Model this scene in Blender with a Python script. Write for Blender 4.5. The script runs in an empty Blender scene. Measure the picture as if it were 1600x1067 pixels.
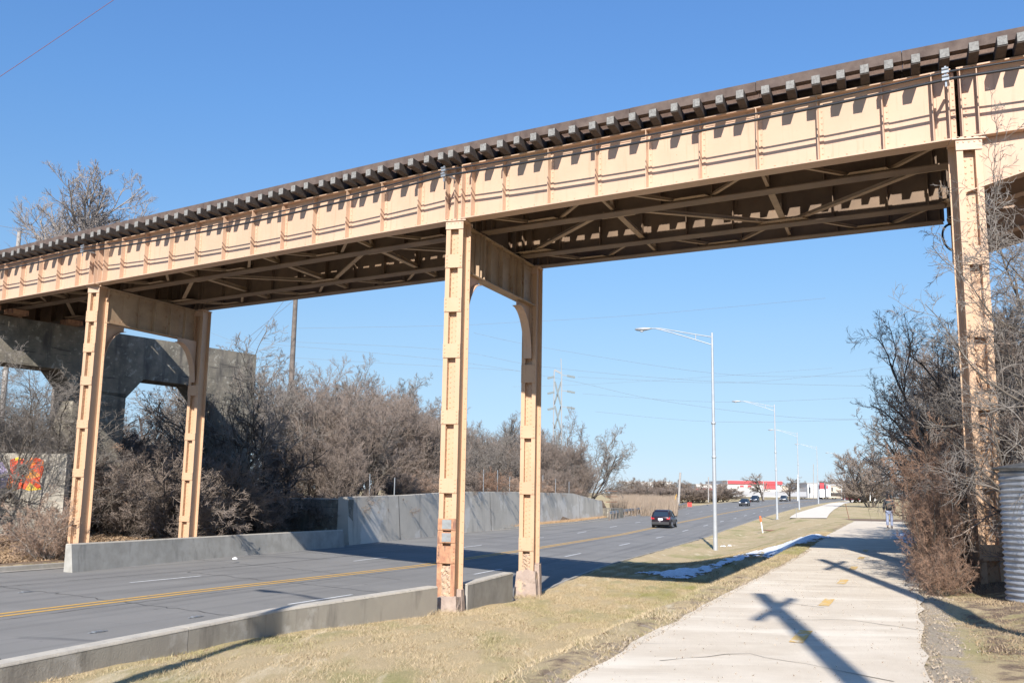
import bpy, math, random
import numpy as np
from math import radians, sin, cos, pi
sc = bpy.context.scene
col = sc.collection
# ------------------------------------------------------------------ camera
F_PX, PITCH, ROLL = 1500.0, 0.1548, 0.01638
CF = np.array([0, cos(PITCH), sin(PITCH)])
_R0 = np.array([1.0, 0, 0]); _U0 = np.array([0, -sin(PITCH), cos(PITCH)])
CR = cos(ROLL)*_R0 + sin(ROLL)*_U0
CU = -sin(ROLL)*_R0 + cos(ROLL)*_U0
from mathutils import Matrix, Vector
cam_d = bpy.data.cameras.new('camera'); cam = bpy.data.objects.new('camera', cam_d); col.objects.link(cam)
cam.matrix_world = Matrix(((CR[0], CU[0], -CF[0], 0), (CR[1], CU[1], -CF[1], 0), (CR[2], CU[2], -CF[2], 0), (0, 0, 0, 1)))
cam_d.sensor_width = 36; cam_d.lens = 36*F_PX/1600; cam_d.clip_start = 0.1; cam_d.clip_end = 6000
sc.camera = cam
# ------------------------------------------------------------------ sky and sun
SUN_EL, SUN_AZ = radians(34.5), radians(8.3)      # light travels towards +Y, turned AZ towards +X
w = bpy.data.worlds.new("World"); sc.world = w; w.use_nodes = True
nt = w.node_tree; bg = nt.nodes['Background']
sky = nt.nodes.new('ShaderNodeTexSky'); sky.sky_type = 'NISHITA'; sky.sun_disc = False
sky.sun_elevation = SUN_EL; sky.sun_rotation = pi + SUN_AZ
sky.air_density = 1.0; sky.dust_density = 0.0; sky.ozone_density = 4.0; sky.altitude = 300
_tc = nt.nodes.new('ShaderNodeTexCoord'); _sx = nt.nodes.new('ShaderNodeSeparateXYZ'); nt.links.new(_tc.outputs['Generated'], _sx.inputs[0])
_cr = nt.nodes.new('ShaderNodeValToRGB'); nt.links.new(_sx.outputs[2], _cr.inputs[0])     # thins the low sky, as clear winter air does
_st = [(0, (.33,.415,.65)), (.044, (.42,.46,.58)), (.11, (.59,.58,.585)), (.163, (.66,.67,.66)), (.242, (.69,.78,.80)), (.375, (.68,.88,1.0)), (.47, (.70,.93,1.10))]
for _i, (_p, _c) in enumerate(_st):
    _e = _cr.color_ramp.elements[_i] if _i < 2 else _cr.color_ramp.elements.new(_p)
    _e.position = _p; _e.color = (_c[0]/1.2, _c[1]/1.2, _c[2]/1.2, 1)
_mx = nt.nodes.new('ShaderNodeMix'); _mx.data_type = 'RGBA'; _mx.blend_type = 'MULTIPLY'; _mx.inputs[0].default_value = 1.0
nt.links.new(sky.outputs[0], _mx.inputs[6]); nt.links.new(_cr.outputs[0], _mx.inputs[7])
nt.links.new(_mx.outputs[2], bg.inputs[0]); bg.inputs[1].default_value = 0.13*1.2*.81
sd = bpy.data.lights.new('sun', 'SUN'); sd.energy = 4.4; sd.angle = radians(0.53); sd.color = (1.0, 0.95, 0.88)
so = bpy.data.objects.new('sun', sd); col.objects.link(so)
LD = Vector((sin(SUN_AZ)*cos(SUN_EL), cos(SUN_AZ)*cos(SUN_EL), -sin(SUN_EL)))
so.rotation_euler = LD.to_track_quat('-Z', 'Y').to_euler()
sc.view_settings.view_transform = 'Standard'; sc.view_settings.look = 'None'
sc.view_settings.exposure = 0.82; sc.view_settings.gamma = 1.0

# ------------------------------------------------------------------ placing helpers (survey from the camera station)
def ray(x, y): return CF + CR*(x-800)/F_PX + CU*(533.5-y)/F_PX
def on_z(x, y, z): d = ray(x, y); return d*(z/d[2])
def at_y(x, y, Y): d = ray(x, y); return d*(Y/d[1])
def road_z(Y): return float(np.interp(Y, [0, 75, 109, 167, 190, 225, 300, 400, 1000, 4000], [-3.29, -3.29, -2.9, -2.35, -2.15, -1.7, -1.25, -.95, -.7, -.6]))
KR_Y = [-40, 0, 5, 12.7, 18.9, 23.7, 28.4, 35.8, 42.2, 47.6, 56.3, 72.7, 84.7, 122.3, 174.5, 287.2, 400, 700]
KR_X = [-31, -11.6, -9.7, -6.9, -4.7, -2.0, .1, 2.0, 3.8, 5.6, 8.7, 14.4, 18.5, 31.9, 51.1, 97.5, 150, 288]
def road_zx(X, Y):      # cross fall: the left edge lies higher than the right
    lat = max(0.0, (float(np.interp(Y, KR_Y, KR_X))-X)*.9)
    return road_z(Y)+min(lat, 19)*float(np.interp(Y, [45, 62, 115], [.038, .03, 0]))
def on_road(x, y, up=0.0):
    z = -3.0
    for i in range(80):
        P = on_z(x, y, z+up); z = .5*z + .5*road_zx(P[0], P[1])
    P = on_z(x, y, z+up); return P
def line_px(pts, pre, post, up=0.0):
    q = [on_road(x, y, up) for x, y in pts]
    ys = [a for a, _ in pre]+[float(p[1]) for p in q]+[a for a, _ in post]; xs = [b for _, b in pre]+[float(p[0]) for p in q]+[b for _, b in post]
    if pre == []:
        sl = (xs[1]-xs[0])/(ys[1]-ys[0]); ys = [-40]+ys; xs = [xs[0]-sl*(ys[1]+40)*1.08]+xs
    return ys, xs

# ------------------------------------------------------------------ mesh building
class MB:
    def __init__(s): s.v = []; s.f = []; s.sm = []
    def add(s, vs, fs, smooth=False):
        o = len(s.v); s.v.extend([tuple(map(float, p)) for p in vs]); s.f.extend([tuple(i+o for i in f) for f in fs]); s.sm.extend([smooth]*len(fs)); return s
    def box(s, a, b):
        (x0, y0, z0), (x1, y1, z1) = a, b
        return s.add([(x0,y0,z0),(x1,y0,z0),(x1,y1,z0),(x0,y1,z0),(x0,y0,z1),(x1,y0,z1),(x1,y1,z1),(x0,y1,z1)],
                     [(0,3,2,1),(4,5,6,7),(0,1,5,4),(1,2,6,5),(2,3,7,6),(3,0,4,7)])
    def obox(s, c, ax, ay, az, sx, sy, sz):
        c = np.asarray(c, float); ax, ay, az = [np.asarray(q, float) for q in (ax, ay, az)]
        vs = [c+ax*sx*i/2+ay*sy*j/2+az*sz*k/2 for k in (-1, 1) for i, j in ((-1,-1),(1,-1),(1,1),(-1,1))]
        return s.add(vs, [(0,3,2,1),(4,5,6,7),(0,1,5,4),(1,2,6,5),(2,3,7,6),(3,0,4,7)])
    def bar(s, p, q, wd, ht, up=(0, 0, 1)):
        p = np.asarray(p, float); q = np.asarray(q, float); d = q-p; L = np.linalg.norm(d); d = d/L
        side = np.cross(d, up); side = side/np.linalg.norm(side); u2 = np.cross(side, d)
        return s.obox((p+q)/2, side, d, u2, wd, L, ht)
    def tube(s, pts, rad, k=8, cap=True, smooth=True):
        pts = [np.asarray(p, float) for p in pts]; n = len(pts)
        if not hasattr(rad, '__len__'): rad = [rad]*n
        vs = []; prev = None
        for i in range(n):
            d = pts[min(i+1, n-1)]-pts[max(i-1, 0)]; d = d/(np.linalg.norm(d)+1e-12)
            if prev is None:
                a = np.cross(d, (0, 0, 1.0)) if abs(d[2]) < .9 else np.cross(d, (1.0, 0, 0))
            else: a = prev - d*np.dot(prev, d)
            a = a/np.linalg.norm(a); prev = a; b = np.cross(d, a)
            for j in range(k):
                t = 2*pi*j/k; vs.append(pts[i]+(a*cos(t)+b*sin(t))*rad[i])
        fs = [(i*k+j, i*k+(j+1)%k, (i+1)*k+(j+1)%k, (i+1)*k+j) for i in range(n-1) for j in range(k)]
        s.add(vs, fs, smooth)
        if cap: s.add(vs[:k][::-1], [tuple(range(k))]); s.add(vs[-k:], [tuple(range(k))])
        return s
    def lathe(s, c, prof, k=24, smooth=True):      # prof: (r, z)
        vs = [(c[0]+r*cos(2*pi*j/k), c[1]+r*sin(2*pi*j/k), c[2]+z) for r, z in prof for j in range(k)]
        return s.add(vs, [(i*k+j, i*k+(j+1)%k, (i+1)*k+(j+1)%k, (i+1)*k+j) for i in range(len(prof)-1) for j in range(k)], smooth)
    def prism(s, poly, off):                        # planar polygon (3D points) extruded by vector
        off = np.asarray(off, float); a = [np.asarray(p, float) for p in poly]; n = len(a)
        return s.add(a+[p+off for p in a], [tuple(range(n))[::-1], tuple(range(n, 2*n))]+[(i, (i+1)%n, n+(i+1)%n, n+i) for i in range(n)])
    def dome(s, c, nrm, r):                         # rivet head
        c = np.asarray(c, float); nrm = np.asarray(nrm, float); r *= 1.4
        a = np.cross(nrm, (0, 0, 1.0)) if abs(nrm[2]) < .9 else np.cross(nrm, (1.0, 0, 0)); a /= np.linalg.norm(a); b = np.cross(nrm, a)
        vs = [c+(a*cos(t)+b*sin(t))*r for t in [2*pi*j/6 for j in range(6)]]+[c+nrm*r*.55+(a*cos(t)+b*sin(t))*r*.6 for t in [2*pi*j/6 for j in range(6)]]
        return s.add(vs, [(j, (j+1)%6, 6+(j+1)%6, 6+j) for j in range(6)]+[(6,7,8,9,10,11)])
    def build(s, name, mat, parent=None):
        org = ORG.get(parent.name, (0, 0, 0)) if parent else (0, 0, 0)
        v = np.array(s.v, float).reshape(-1, 3)-np.array(org)
        me = bpy.data.meshes.new(name); me.from_pydata(v.tolist(), [], s.f); me.polygons.foreach_set('use_smooth', s.sm); me.update()
        o = bpy.data.objects.new(name, me); col.objects.link(o)
        if mat: me.materials.append(mat)
        if parent: o.parent = parent; ORG[o.name] = org
        return o
ORG = {}
def tag(o, label=None, cat=None, group=None, kind=None):
    if label: o['label'] = label
    if cat: o['category'] = cat
    if group: o['group'] = group
    if kind: o['kind'] = kind
    return o
def thing(name, loc, label, cat, group=None, rz=0.0, local=False):
    o = bpy.data.objects.new(name, None); col.objects.link(o); o.location = tuple(map(float, loc)); o.rotation_euler = (0, 0, rz)
    ORG[o.name] = (0, 0, 0) if local else tuple(map(float, loc))
    return tag(o, label, cat, group)
def dup(root, loc, rz, label, scale=None):
    def cp(o, par):
        c = o.copy(); col.objects.link(c)
        if par: c.parent = par
        for ch in o.children: cp(ch, c)
        return c
    r = cp(root, None); r.location = tuple(map(float, loc)); r.rotation_euler = (0, 0, rz)
    if scale is not None: r.scale = scale
    r['label'] = label
    return r

# ------------------------------------------------------------------ materials
def mat(name, base, rough=.7, metal=0.0, var=None, vscale=4.0, bump=0.0, bscale=40.0, spec=None, layers=()):
    m = bpy.data.materials.new(name); m.use_nodes = True; t = m.node_tree; N = t.nodes; L = t.links
    b = N['Principled BSDF']; b.inputs['Roughness'].default_value = rough; b.inputs['Metallic'].default_value = metal
    if spec is not None: b.inputs['Specular IOR Level'].default_value = spec
    b.inputs['Base Color'].default_value = (*base, 1)
    tc = N.new('ShaderNodeTexCoord'); out = None
    def noise(scale, det=6, st=(1, 1, 1), rgh=.6):
        mp = N.new('ShaderNodeMapping'); mp.inputs['Scale'].default_value = st; L.new(tc.outputs['Object'], mp.inputs[0])
        n = N.new('ShaderNodeTexNoise'); n.inputs['Scale'].default_value = scale; n.inputs['Detail'].default_value = det; n.inputs['Roughness'].default_value = rgh
        L.new(mp.outputs[0], n.inputs['Vector']); return n.outputs['Fac']
    def ramp(fac, lo, hi):
        r = N.new('ShaderNodeMapRange'); r.inputs[1].default_value = lo; r.inputs[2].default_value = hi; L.new(fac, r.inputs[0]); return r.outputs[0]
    cur = None
    if var:
        mx = N.new('ShaderNodeMix'); mx.data_type = 'RGBA'; mx.inputs[6].default_value = (*base, 1); mx.inputs[7].default_value = (*var, 1)
        L.new(ramp(noise(vscale), .35, .65), mx.inputs[0]); cur = mx.outputs[2]
    for (c, scale, lo, hi, st) in layers:
        mx = N.new('ShaderNodeMix'); mx.data_type = 'RGBA'
        if cur: L.new(cur, mx.inputs[6])
        else: mx.inputs[6].default_value = (*base, 1)
        mx.inputs[7].default_value = (*c, 1); L.new(ramp(noise(scale, 8, st), lo, hi), mx.inputs[0]); cur = mx.outputs[2]
    if cur: L.new(cur, b.inputs['Base Color'])
    if bump:
        bn = N.new('ShaderNodeBump'); bn.inputs['Strength'].default_value = bump; bn.inputs['Distance'].default_value = .02
        L.new(noise(bscale, 8), bn.inputs['Height']); L.new(bn.outputs[0], b.inputs['Normal'])
    return m
M = {}
M['paint'] = mat('tan_paint', (.59,.405,.285), .5, 0, (.55,.368,.255), .9, .06, 30, layers=[((.45,.28,.18), 3.6, .56, .80, (2.6, 2.6, .16)), ((.50,.36,.25), .5, .5, .7, (1, 1, 1)), ((.30,.13,.06), 12, .70, .76, (1, 1, .5)), ((.22,.10,.06), 5, .735, .77, (3, 3, .3))])
M['paint_col'] = mat('orange_tan_paint', (.575,.375,.235), .5, 0, (.535,.34,.205), .9, .08, 30, layers=[((.44,.26,.14), 3.5, .60, .80, (2.2, 2.2, .2)), ((.50,.33,.21), .6, .5, .7, (1, 1, 1)), ((.30,.13,.06), 9, .67, .74, (1, 1, .5)), ((.24,.11,.06), 6, .71, .75, (3, 3, .3))])
M['paint_inner'] = mat('shaded_tan_paint', (.25,.17,.11), .6, 0, (.17,.115,.078), 1.2, .08, 30, layers=[((.22,.12,.07), 5, .62, .74, (1, 1, 1))])  # shade on the inner girders, put into a darker copy of the tan
M['paint_soffit'] = mat('darker_tan_paint', (.47,.335,.215), .6, 0, (.36,.25,.16), 1.5, .08, 30, layers=[((.28,.15,.08), 5, .6, .72, (1, 1, 1))])  # darker tan for the bottom bracing and cross beams
M['rust'] = mat('rusted_steel', (.36,.17,.10), .85, 0, (.52,.29,.16), 6, .3, 60, layers=[((.16,.09,.07), 5, .55, .7, (2, 2, .5))])
M['greyplate'] = mat('bare_grey_plate', (.30,.32,.32), .6, .2, (.24,.24,.23), 8, .1, 60)
M['footing'] = mat('pinkish_footing_concrete', (.42,.33,.27), .95, 0, (.33,.25,.21), 4, .8, 22, layers=[((.52,.38,.26), 3, .56, .64, (1, 1, 1)), ((.22,.17,.14), 8, .6, .7, (1, 1, 1))])
M['crumb'] = mat('crumbling_painted_concrete', (.55,.39,.26), .9, 0, (.42,.30,.21), 5, .9, 25, layers=[((.30,.22,.18), 7, .55, .65, (1, 1, 1))])
M['tie'] = mat('creosoted_tie', (.045,.036,.032), .85, 0, (.075,.06,.05), 8, .4, 50)
M['tie_end'] = mat('weathered_tie_end', (.30,.295,.275), .9, 0, (.17,.16,.15), 22, .4, 90)
M['guard'] = mat('weathered_timber', (.085,.058,.048), .85, 0, (.15,.11,.09), 3, .4, 60)
M['rail'] = mat('rail_steel', (.16,.10,.07), .6, .4, (.1,.06,.04), 20)
M['cable'] = mat('black_cable', (.025,.026,.03), .45)
M['seal_dark'] = mat('dark_joint', (.10,.09,.08), .9)
M['galv'] = mat('galvanised', (.42,.44,.46), .42, .55, (.32,.34,.36), 3, .05, 60)
M['lamp_pole'] = mat('aluminium_pole', (.50,.52,.54), .45, .35, (.42,.44,.46), 2)
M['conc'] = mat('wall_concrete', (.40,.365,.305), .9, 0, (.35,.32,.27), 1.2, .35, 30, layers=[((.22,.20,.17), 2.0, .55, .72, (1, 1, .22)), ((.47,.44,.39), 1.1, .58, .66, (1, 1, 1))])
M['conc_light'] = mat('lightened_wall_concrete', (.56,.51,.43), .9, 0, (.46,.42,.35), .5, .35, 30, layers=[((.30,.27,.23), 1.3, .55, .72, (1, 1, .15)), ((.62,.58,.51), .35, .54, .58, (1, 1, 1))])  # tall wall only: colour lightened to stand in for stronger sun
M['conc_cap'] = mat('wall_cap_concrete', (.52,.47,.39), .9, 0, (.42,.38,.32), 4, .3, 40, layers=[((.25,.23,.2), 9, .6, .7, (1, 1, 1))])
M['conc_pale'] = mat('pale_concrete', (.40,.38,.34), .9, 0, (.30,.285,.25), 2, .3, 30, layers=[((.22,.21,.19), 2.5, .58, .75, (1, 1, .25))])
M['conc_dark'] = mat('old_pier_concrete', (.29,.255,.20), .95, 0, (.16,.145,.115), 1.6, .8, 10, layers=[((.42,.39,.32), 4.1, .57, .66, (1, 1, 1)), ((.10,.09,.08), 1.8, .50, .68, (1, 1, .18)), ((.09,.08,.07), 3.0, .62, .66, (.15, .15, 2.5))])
M['kerb'] = mat('kerb_concrete', (.36,.33,.29), .9, 0, (.27,.25,.21), 3, .4, 30)
M['snow'] = mat('old_snow', (.80,.82,.86), .7, 0, (.62,.63,.65), 9, .9, 25, layers=[((.45,.42,.38), 30, .62, .72, (1, 1, 1))])
M['bark'] = mat('bark', (.09,.075,.06), .9, 0, (.15,.125,.10), 6, .3, 30)
M['bark_dark'] = mat('dark_bark', (.055,.045,.04), .9, 0, (.09,.075,.065), 6, .3, 30)
M['bark_pale'] = mat('pale_bark', (.34,.30,.26), .9, 0, (.24,.21,.18), 4, .2, 30)
M['twig'] = mat('brown_twigs', (.23,.18,.145), .85, 0, (.30,.24,.20), 1.5)
M['twig_red'] = mat('red_brown_twigs', (.36,.22,.145), .85, 0, (.24,.155,.11), 2.0)
M['twig_grey'] = mat('grey_twigs', (.27,.24,.21), .85, 0, (.19,.165,.145), 1.5)
M['twig_dark'] = mat('dark_twigs', (.09,.07,.06), .85, 0, (.14,.11,.09), 2)
M['twig_pale'] = mat('pale_grey_twigs', (.37,.32,.285), .85, 0, (.28,.245,.22), 1.5)
M['twig_tan'] = mat('tan_twigs', (.42,.29,.21), .85, 0, (.33,.23,.17), 1.5)
M['rubber'] = mat('rubber', (.02,.02,.021), .8)
M['glass'] = mat('car_glass', (.02,.03,.045), .06, 0, spec=.8)
M['alloy'] = mat('alloy_wheel', (.55,.56,.58), .3, .7)
M['red_lens'] = mat('red_lens', (.62,.03,.03), .2)
M['clear_lens'] = mat('clear_lens', (.8,.82,.85), .12)
M['plate'] = mat('number_plate', (.8,.82,.84), .4)
M['black_plastic'] = mat('black_plastic', (.03,.03,.032), .6)
M['yellow'] = mat('yellow_marking', (.62,.36,.06), .75, 0, (.50,.30,.10), 6, layers=[((.22,.20,.17), 6, .60, .70, (1, 1, 1))])
M['white'] = mat('white_marking', (.72,.72,.70), .7, 0, (.55,.55,.54), 5, layers=[((.25,.25,.25), 8, .64, .72, (1, 1, 1))])
M['orange_dash'] = mat('orange_marking', (.66,.40,.09), .8, 0, (.64,.44,.17), 9, layers=[((.62,.54,.42), 11, .52, .62, (1, 1, 1))])
M['wood_pole'] = mat('pole_timber', (.20,.165,.14), .85, 0, (.12,.10,.085), 3, .3, 30)
M['wood_pale'] = mat('pale_pole_timber', (.42,.39,.36), .85, 0, (.30,.28,.26), 3, .3, 30)
M['white_paint'] = mat('white_paint', (.80,.80,.78), .5)
M['red_paint'] = mat('red_paint', (.60,.06,.05), .5)
M['orange_paint'] = mat('orange_paint', (.85,.18,.06), .5)
M['litter'] = mat('paper_litter', (.82,.83,.84), .7)
M['brown_rust'] = mat('rusty_grate', (.22,.11,.07), .9)

# ------------------------------------------------------------------ survey lines (x as a function of distance Y)
PL_Y = [-40, 0, 8.8, 10.7, 14.3, 18.8, 26.4, 42.4, 51.6, 66.5]; PL_X = [-19.4, -3.0, .6, 1.35, 2.8, 4.65, 7.8, 13.9, 17.6, 23.6]
PR_Y = [-40, 0, 8.8, 11.3, 16.4, 30.2, 43.3, 66]; PR_X = [-16.3, .15, 3.75, 4.75, 6.85, 12.45, 17.85, 26.7]
KL_Y, KL_X = line_px([(0, 893), (300, 870.5), (550, 848.5), (750, 829.5), (900, 817), (965, 808.5), (1046, 795.5), (1108, 788.5)], [], [(280.8, 73.2), (400, 124), (700, 262)])
CY_Y, CY_X = line_px([(0, 961), (656, 883.7), (842.5, 855.7), (1000, 828.7), (1062, 816), (1120, 804), (1165, 795.5)], [], [(201.2, 53.8), (241.6, 70.6), (290, 91), (400, 138), (700, 276)])
WR = [(-13.0,-4), (-9.3,5), (-6.5,12.7), (-4.3,18.9), (-1.72,23.6)]
def xi(ys, xs): return lambda Y: float(np.interp(Y, ys, xs))
XPL, XPR, XKL, XCY, XKR = xi(PL_Y, PL_X), xi(PR_Y, PR_X), xi(KL_Y, KL_X), xi(CY_Y, CY_X), xi(KR_Y, KR_X)
WL_Y = [36.5, 39.5, 47.1, 59.6]; WL_X = [-19.5, -17.7, -15.2, -9.9]
WT_Y = [60.0, 77, 97, 117]; WT_X = [-10.4, -4.3, 3.6, 11.2]
def sstep(a, b, x):
    t = min(1, max(0, (x-a)/(b-a))); return t*t*(3-2*t)
def lawn_z(Y):   # high ground right of the road (path, lawn)
    return float(np.interp(Y, [0, 66.3, 71, 91, 143, 232, 300, 327, 400, 1000], [-1.6, -1.6, -1.98, -1.95, -1.9, -1.55, -1.3, -1.15, -.9, -.65]))
def xp_ext(Y): return XPL(Y) if Y < 66 else float(np.interp(Y, [66, 72, 80, 91, 110, 143, 232, 327, 400], [23.4, 24.0, 24.9, 27.0, 33.2, 44.5, 77.5, 118, 154]))
def ground_z(X, Y):
    zr = road_z(Y); xl, xr, xp = XKL(Y), XKR(Y), xp_ext(Y)
    if xl <= X <= xr: return road_zx(X, Y)-.06
    if X > xr:
        zb = float(np.interp(Y, [5, 13, 18, 24, 28, 34], [-2.55, -2.6, -2.72, -2.95, -3.08, zr+.13])) if Y < 34 else zr+.13
        zl = lawn_z(Y)
        if X >= xp:
            z = zl
            if X > xp+3.3 and Y < 66: z = zl+.12*sstep(0, 3, X-xp-3.3) + .05*sin(X*1.7+Y)
            return z
        t = (X-xr)/(xp-xr); d = xp-X
        k = sstep(36, 50, Y)
        bank = sstep(.35, 2.9, d)
        z_d = float(np.interp(Y, [5, 18, 26, 37, 44], [-2.72, -2.86, -3.12, -3.12, -2.5])); ditch = z_d+(zb-z_d)*sstep(2.9, max(3.2, (xp-xr)*.95), d)
        zn = zl*(1-bank)+ditch*bank
        zf = zb+(zl-zb)*sstep(.30, 1.0, t)
        return zn*(1-k)+zf*k
    d = (xl-X)*.9; zr = road_zx(xl, Y)
    if 28 < Y < 60: 
        if d < 1.0: return zr+.12+.05*sstep(.1, .75, d)
        zr += .05
    if d < 1.0: return zr+.12
    zt = float(np.interp(Y, [20, 33, 37, 39, 59.5, 60.5, 115, 119, 150, 300], [-2.5, -2.55, -2.3, -2.15, -2.3, -.45, -.85, -2.75, -2.3, -1.2]))
    rise = 1.9*sstep(1, 14, d)*(1-sstep(56, 60.4, Y))*sstep(20, 34, Y)
    k = sstep(1.0, 1.6, d)
    return (zr+.12)*(1-k)+(zt+rise)*k

def on_ground(px, py, up=0.0):
    d = ray(px, py); a = 5.0
    while a < 400:
        if d[2]*a/d[1] < ground_z(d[0]*a/d[1], a)+up: break
        a += .05+a*.002
    return d*(a/d[1])
def ground_mat():
    m = bpy.data.materials.new('winter_ground'); m.use_nodes = True; t = m.node_tree; N = t.nodes; L = t.links
    b = N['Principled BSDF']; b.inputs['Roughness'].default_value = .95; b.inputs['Specular IOR Level'].default_value = .15
    tc = N.new('ShaderNodeTexCoord'); at = N.new('ShaderNodeAttribute'); at.attribute_name = 'cover'
    def nz(s, st=(1,1,1), det=8, rg=.6):
        mp = N.new('ShaderNodeMapping'); mp.inputs['Scale'].default_value = st; L.new(tc.outputs['Object'], mp.inputs[0])
        n = N.new('ShaderNodeTexNoise'); n.inputs['Scale'].default_value = s; n.inputs['Detail'].default_value = det; n.inputs['Roughness'].default_value = rg
        L.new(mp.outputs[0], n.inputs['Vector']); return n.outputs['Fac']
    def mr(f, a, c):
        r = N.new('ShaderNodeMapRange'); r.inputs[1].default_value = a; r.inputs[2].default_value = c; L.new(f, r.inputs[0]); return r.outputs[0]
    def mix(f, a, c):
        x = N.new('ShaderNodeMix'); x.data_type = 'RGBA'; L.new(f, x.inputs[0])
        for i, q in ((6, a), (7, c)):
            if isinstance(q, tuple): x.inputs[i].default_value = (*q, 1)
            else: L.new(q, x.inputs[i])
        return x.outputs[2]
    straw = mix(mr(nz(90), .3, .7), (.33,.25,.135), (.60,.475,.295))
    green = mix(mr(nz(60), .3, .7), (.17,.17,.06), (.42,.37,.175))
    grass = mix(mr(nz(.42, (1, .6, 1)), .50, .66), straw, green)
    grass = mix(mr(nz(2.6, det=10), .62, .76), grass, (.33,.24,.14))
    grass = mix(mr(nz(.9, (2.5, .35, 1)), .58, .70), grass, (.62,.52,.355))
    dirt = mix(mr(nz(30), .35, .65), (.115,.085,.06), (.28,.20,.14))
    dirt = mix(mr(nz(7), .62, .70), dirt, (.30,.22,.155))
    grav = mix(mr(nz(55), .35, .65), (.26,.21,.155), (.50,.42,.32))
    sp = N.new('ShaderNodeSeparateColor'); L.new(at.outputs['Color'], sp.inputs[0])
    def soft(ch):
        a = N.new('ShaderNodeMath'); a.operation = 'ADD'; L.new(sp.outputs[ch], a.inputs[0])
        s2 = N.new('ShaderNodeMath'); s2.operation = 'MULTIPLY_ADD'; L.new(nz(3.5, det=10), s2.inputs[0]); s2.inputs[1].default_value = 1.1; s2.inputs[2].default_value = -.55
        L.new(s2.outputs[0], a.inputs[1]); return mr(a.outputs[0], .42, .58)
    c = mix(soft(0), grass, dirt); c = mix(soft(1), c, grav)
    L.new(c, b.inputs['Base Color'])
    bn = N.new('ShaderNodeBump'); bn.inputs['Strength'].default_value = .7; bn.inputs['Distance'].default_value = .03
    L.new(nz(45, det=10, rg=.75), bn.inputs['Height']); L.new(bn.outputs[0], b.inputs['Normal'])
    return m

def build_ground():
    Ys = [-40, -25, -15, -8, -4, -2]+list(np.arange(0, 60, .4))+list(np.arange(60, 130, 1.0))+list(np.arange(130, 300, 5))+[300, 330, 370, 400, 500, 700, 1000, 1600, 2500, 4000]
    lo = [3000, 1200, 500, 250, 120, 80, 55, 40, 30, 24, 20, 17, 14.5, 12.5, 11, 9.5, 8, 7, 6, 5, 4, 3.2, 2.6, 2.2, 1.8, 1.45, 1.2, 1.05, .5, 0]
    fr = np.linspace(0, 1, 46)
    ro = [.15, .35, .7, 1.1, 1.6, 2.2, 3, 4, 5, 6.5, 8, 10, 13, 17, 24, 40, 70, 130, 300, 900, 2500]
    V = []; C = []; rng = random.Random(5)
    for Y in Ys:
        xl, xr = XKL(Y), XKR(Y); xp = xp_ext(Y); wd = (XPR(Y)-XPL(Y)) if Y < 66 else 3.0
        xs = [xl-d for d in lo]+[xl+.02, (xl+xr)/2, xr-.02]+[xr+(xp-xr)*f for f in fr]+[xp+wd*.5, xp+wd]+[xp+wd+d for d in ro]
        for x in xs:
            z = ground_z(x, Y)
            if Y < 80 and x > xr+.05 and (x < xp-.02 or x > xp+wd+.02): z += .018*sin(x*3.1+Y*1.3)+.015*sin(x*7.3-Y*2.9)+rng.uniform(-.012, .012)
            if xp-.02 <= x <= xp+wd+.02 and x > xr: z -= .03
            V.append((x, Y, z))
            dl = (xl-x)*.9
            dirt = 0.0
            if 22 < Y < 60 and dl > .9: dirt = 1.0
            elif 60 <= Y < 118 and dl > .9: dirt = .75
            elif Y >= 118 and dl > 0: dirt = .25
            elif 28 < Y <60 and 0 < dl <= .9: dirt = .55
            g = 0.0
            if x > xp+wd-.05 and Y < 90:
                dr = x-xp-wd; dirt = max(sstep(.5, 1.4, dr)*(.62 if Y < 17 else 1.0), .5*sstep(.25, .5, dr)); g = .62*(1-sstep(.2, .8, dr))
                if Y > 60: g = 0
            elif -.02 < xp-x < 1.0 and Y < 64: g = .50*(1-sstep(.08, .5, xp-x)); dirt = .46*(1-sstep(.3, .9, xp-x))
            if xr < x < xr+.3: g = .5
            C.append((dirt, g, 0, 1))
    n = len(xs); F = [(i*n+j, i*n+j+1, (i+1)*n+j+1, (i+1)*n+j) for i in range(len(Ys)-1) for j in range(n-1)]
    me = bpy.data.meshes.new('ground'); me.from_pydata(V, [], F); me.polygons.foreach_set('use_smooth', [True]*len(F))
    ca = me.color_attributes.new('cover', 'FLOAT_COLOR', 'POINT'); ca.data.foreach_set('color', np.array(C, float).ravel())
    me.materials.append(ground_mat()); o = bpy.data.objects.new('ground', me); col.objects.link(o); tag(o, kind='structure')
build_ground()

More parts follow.
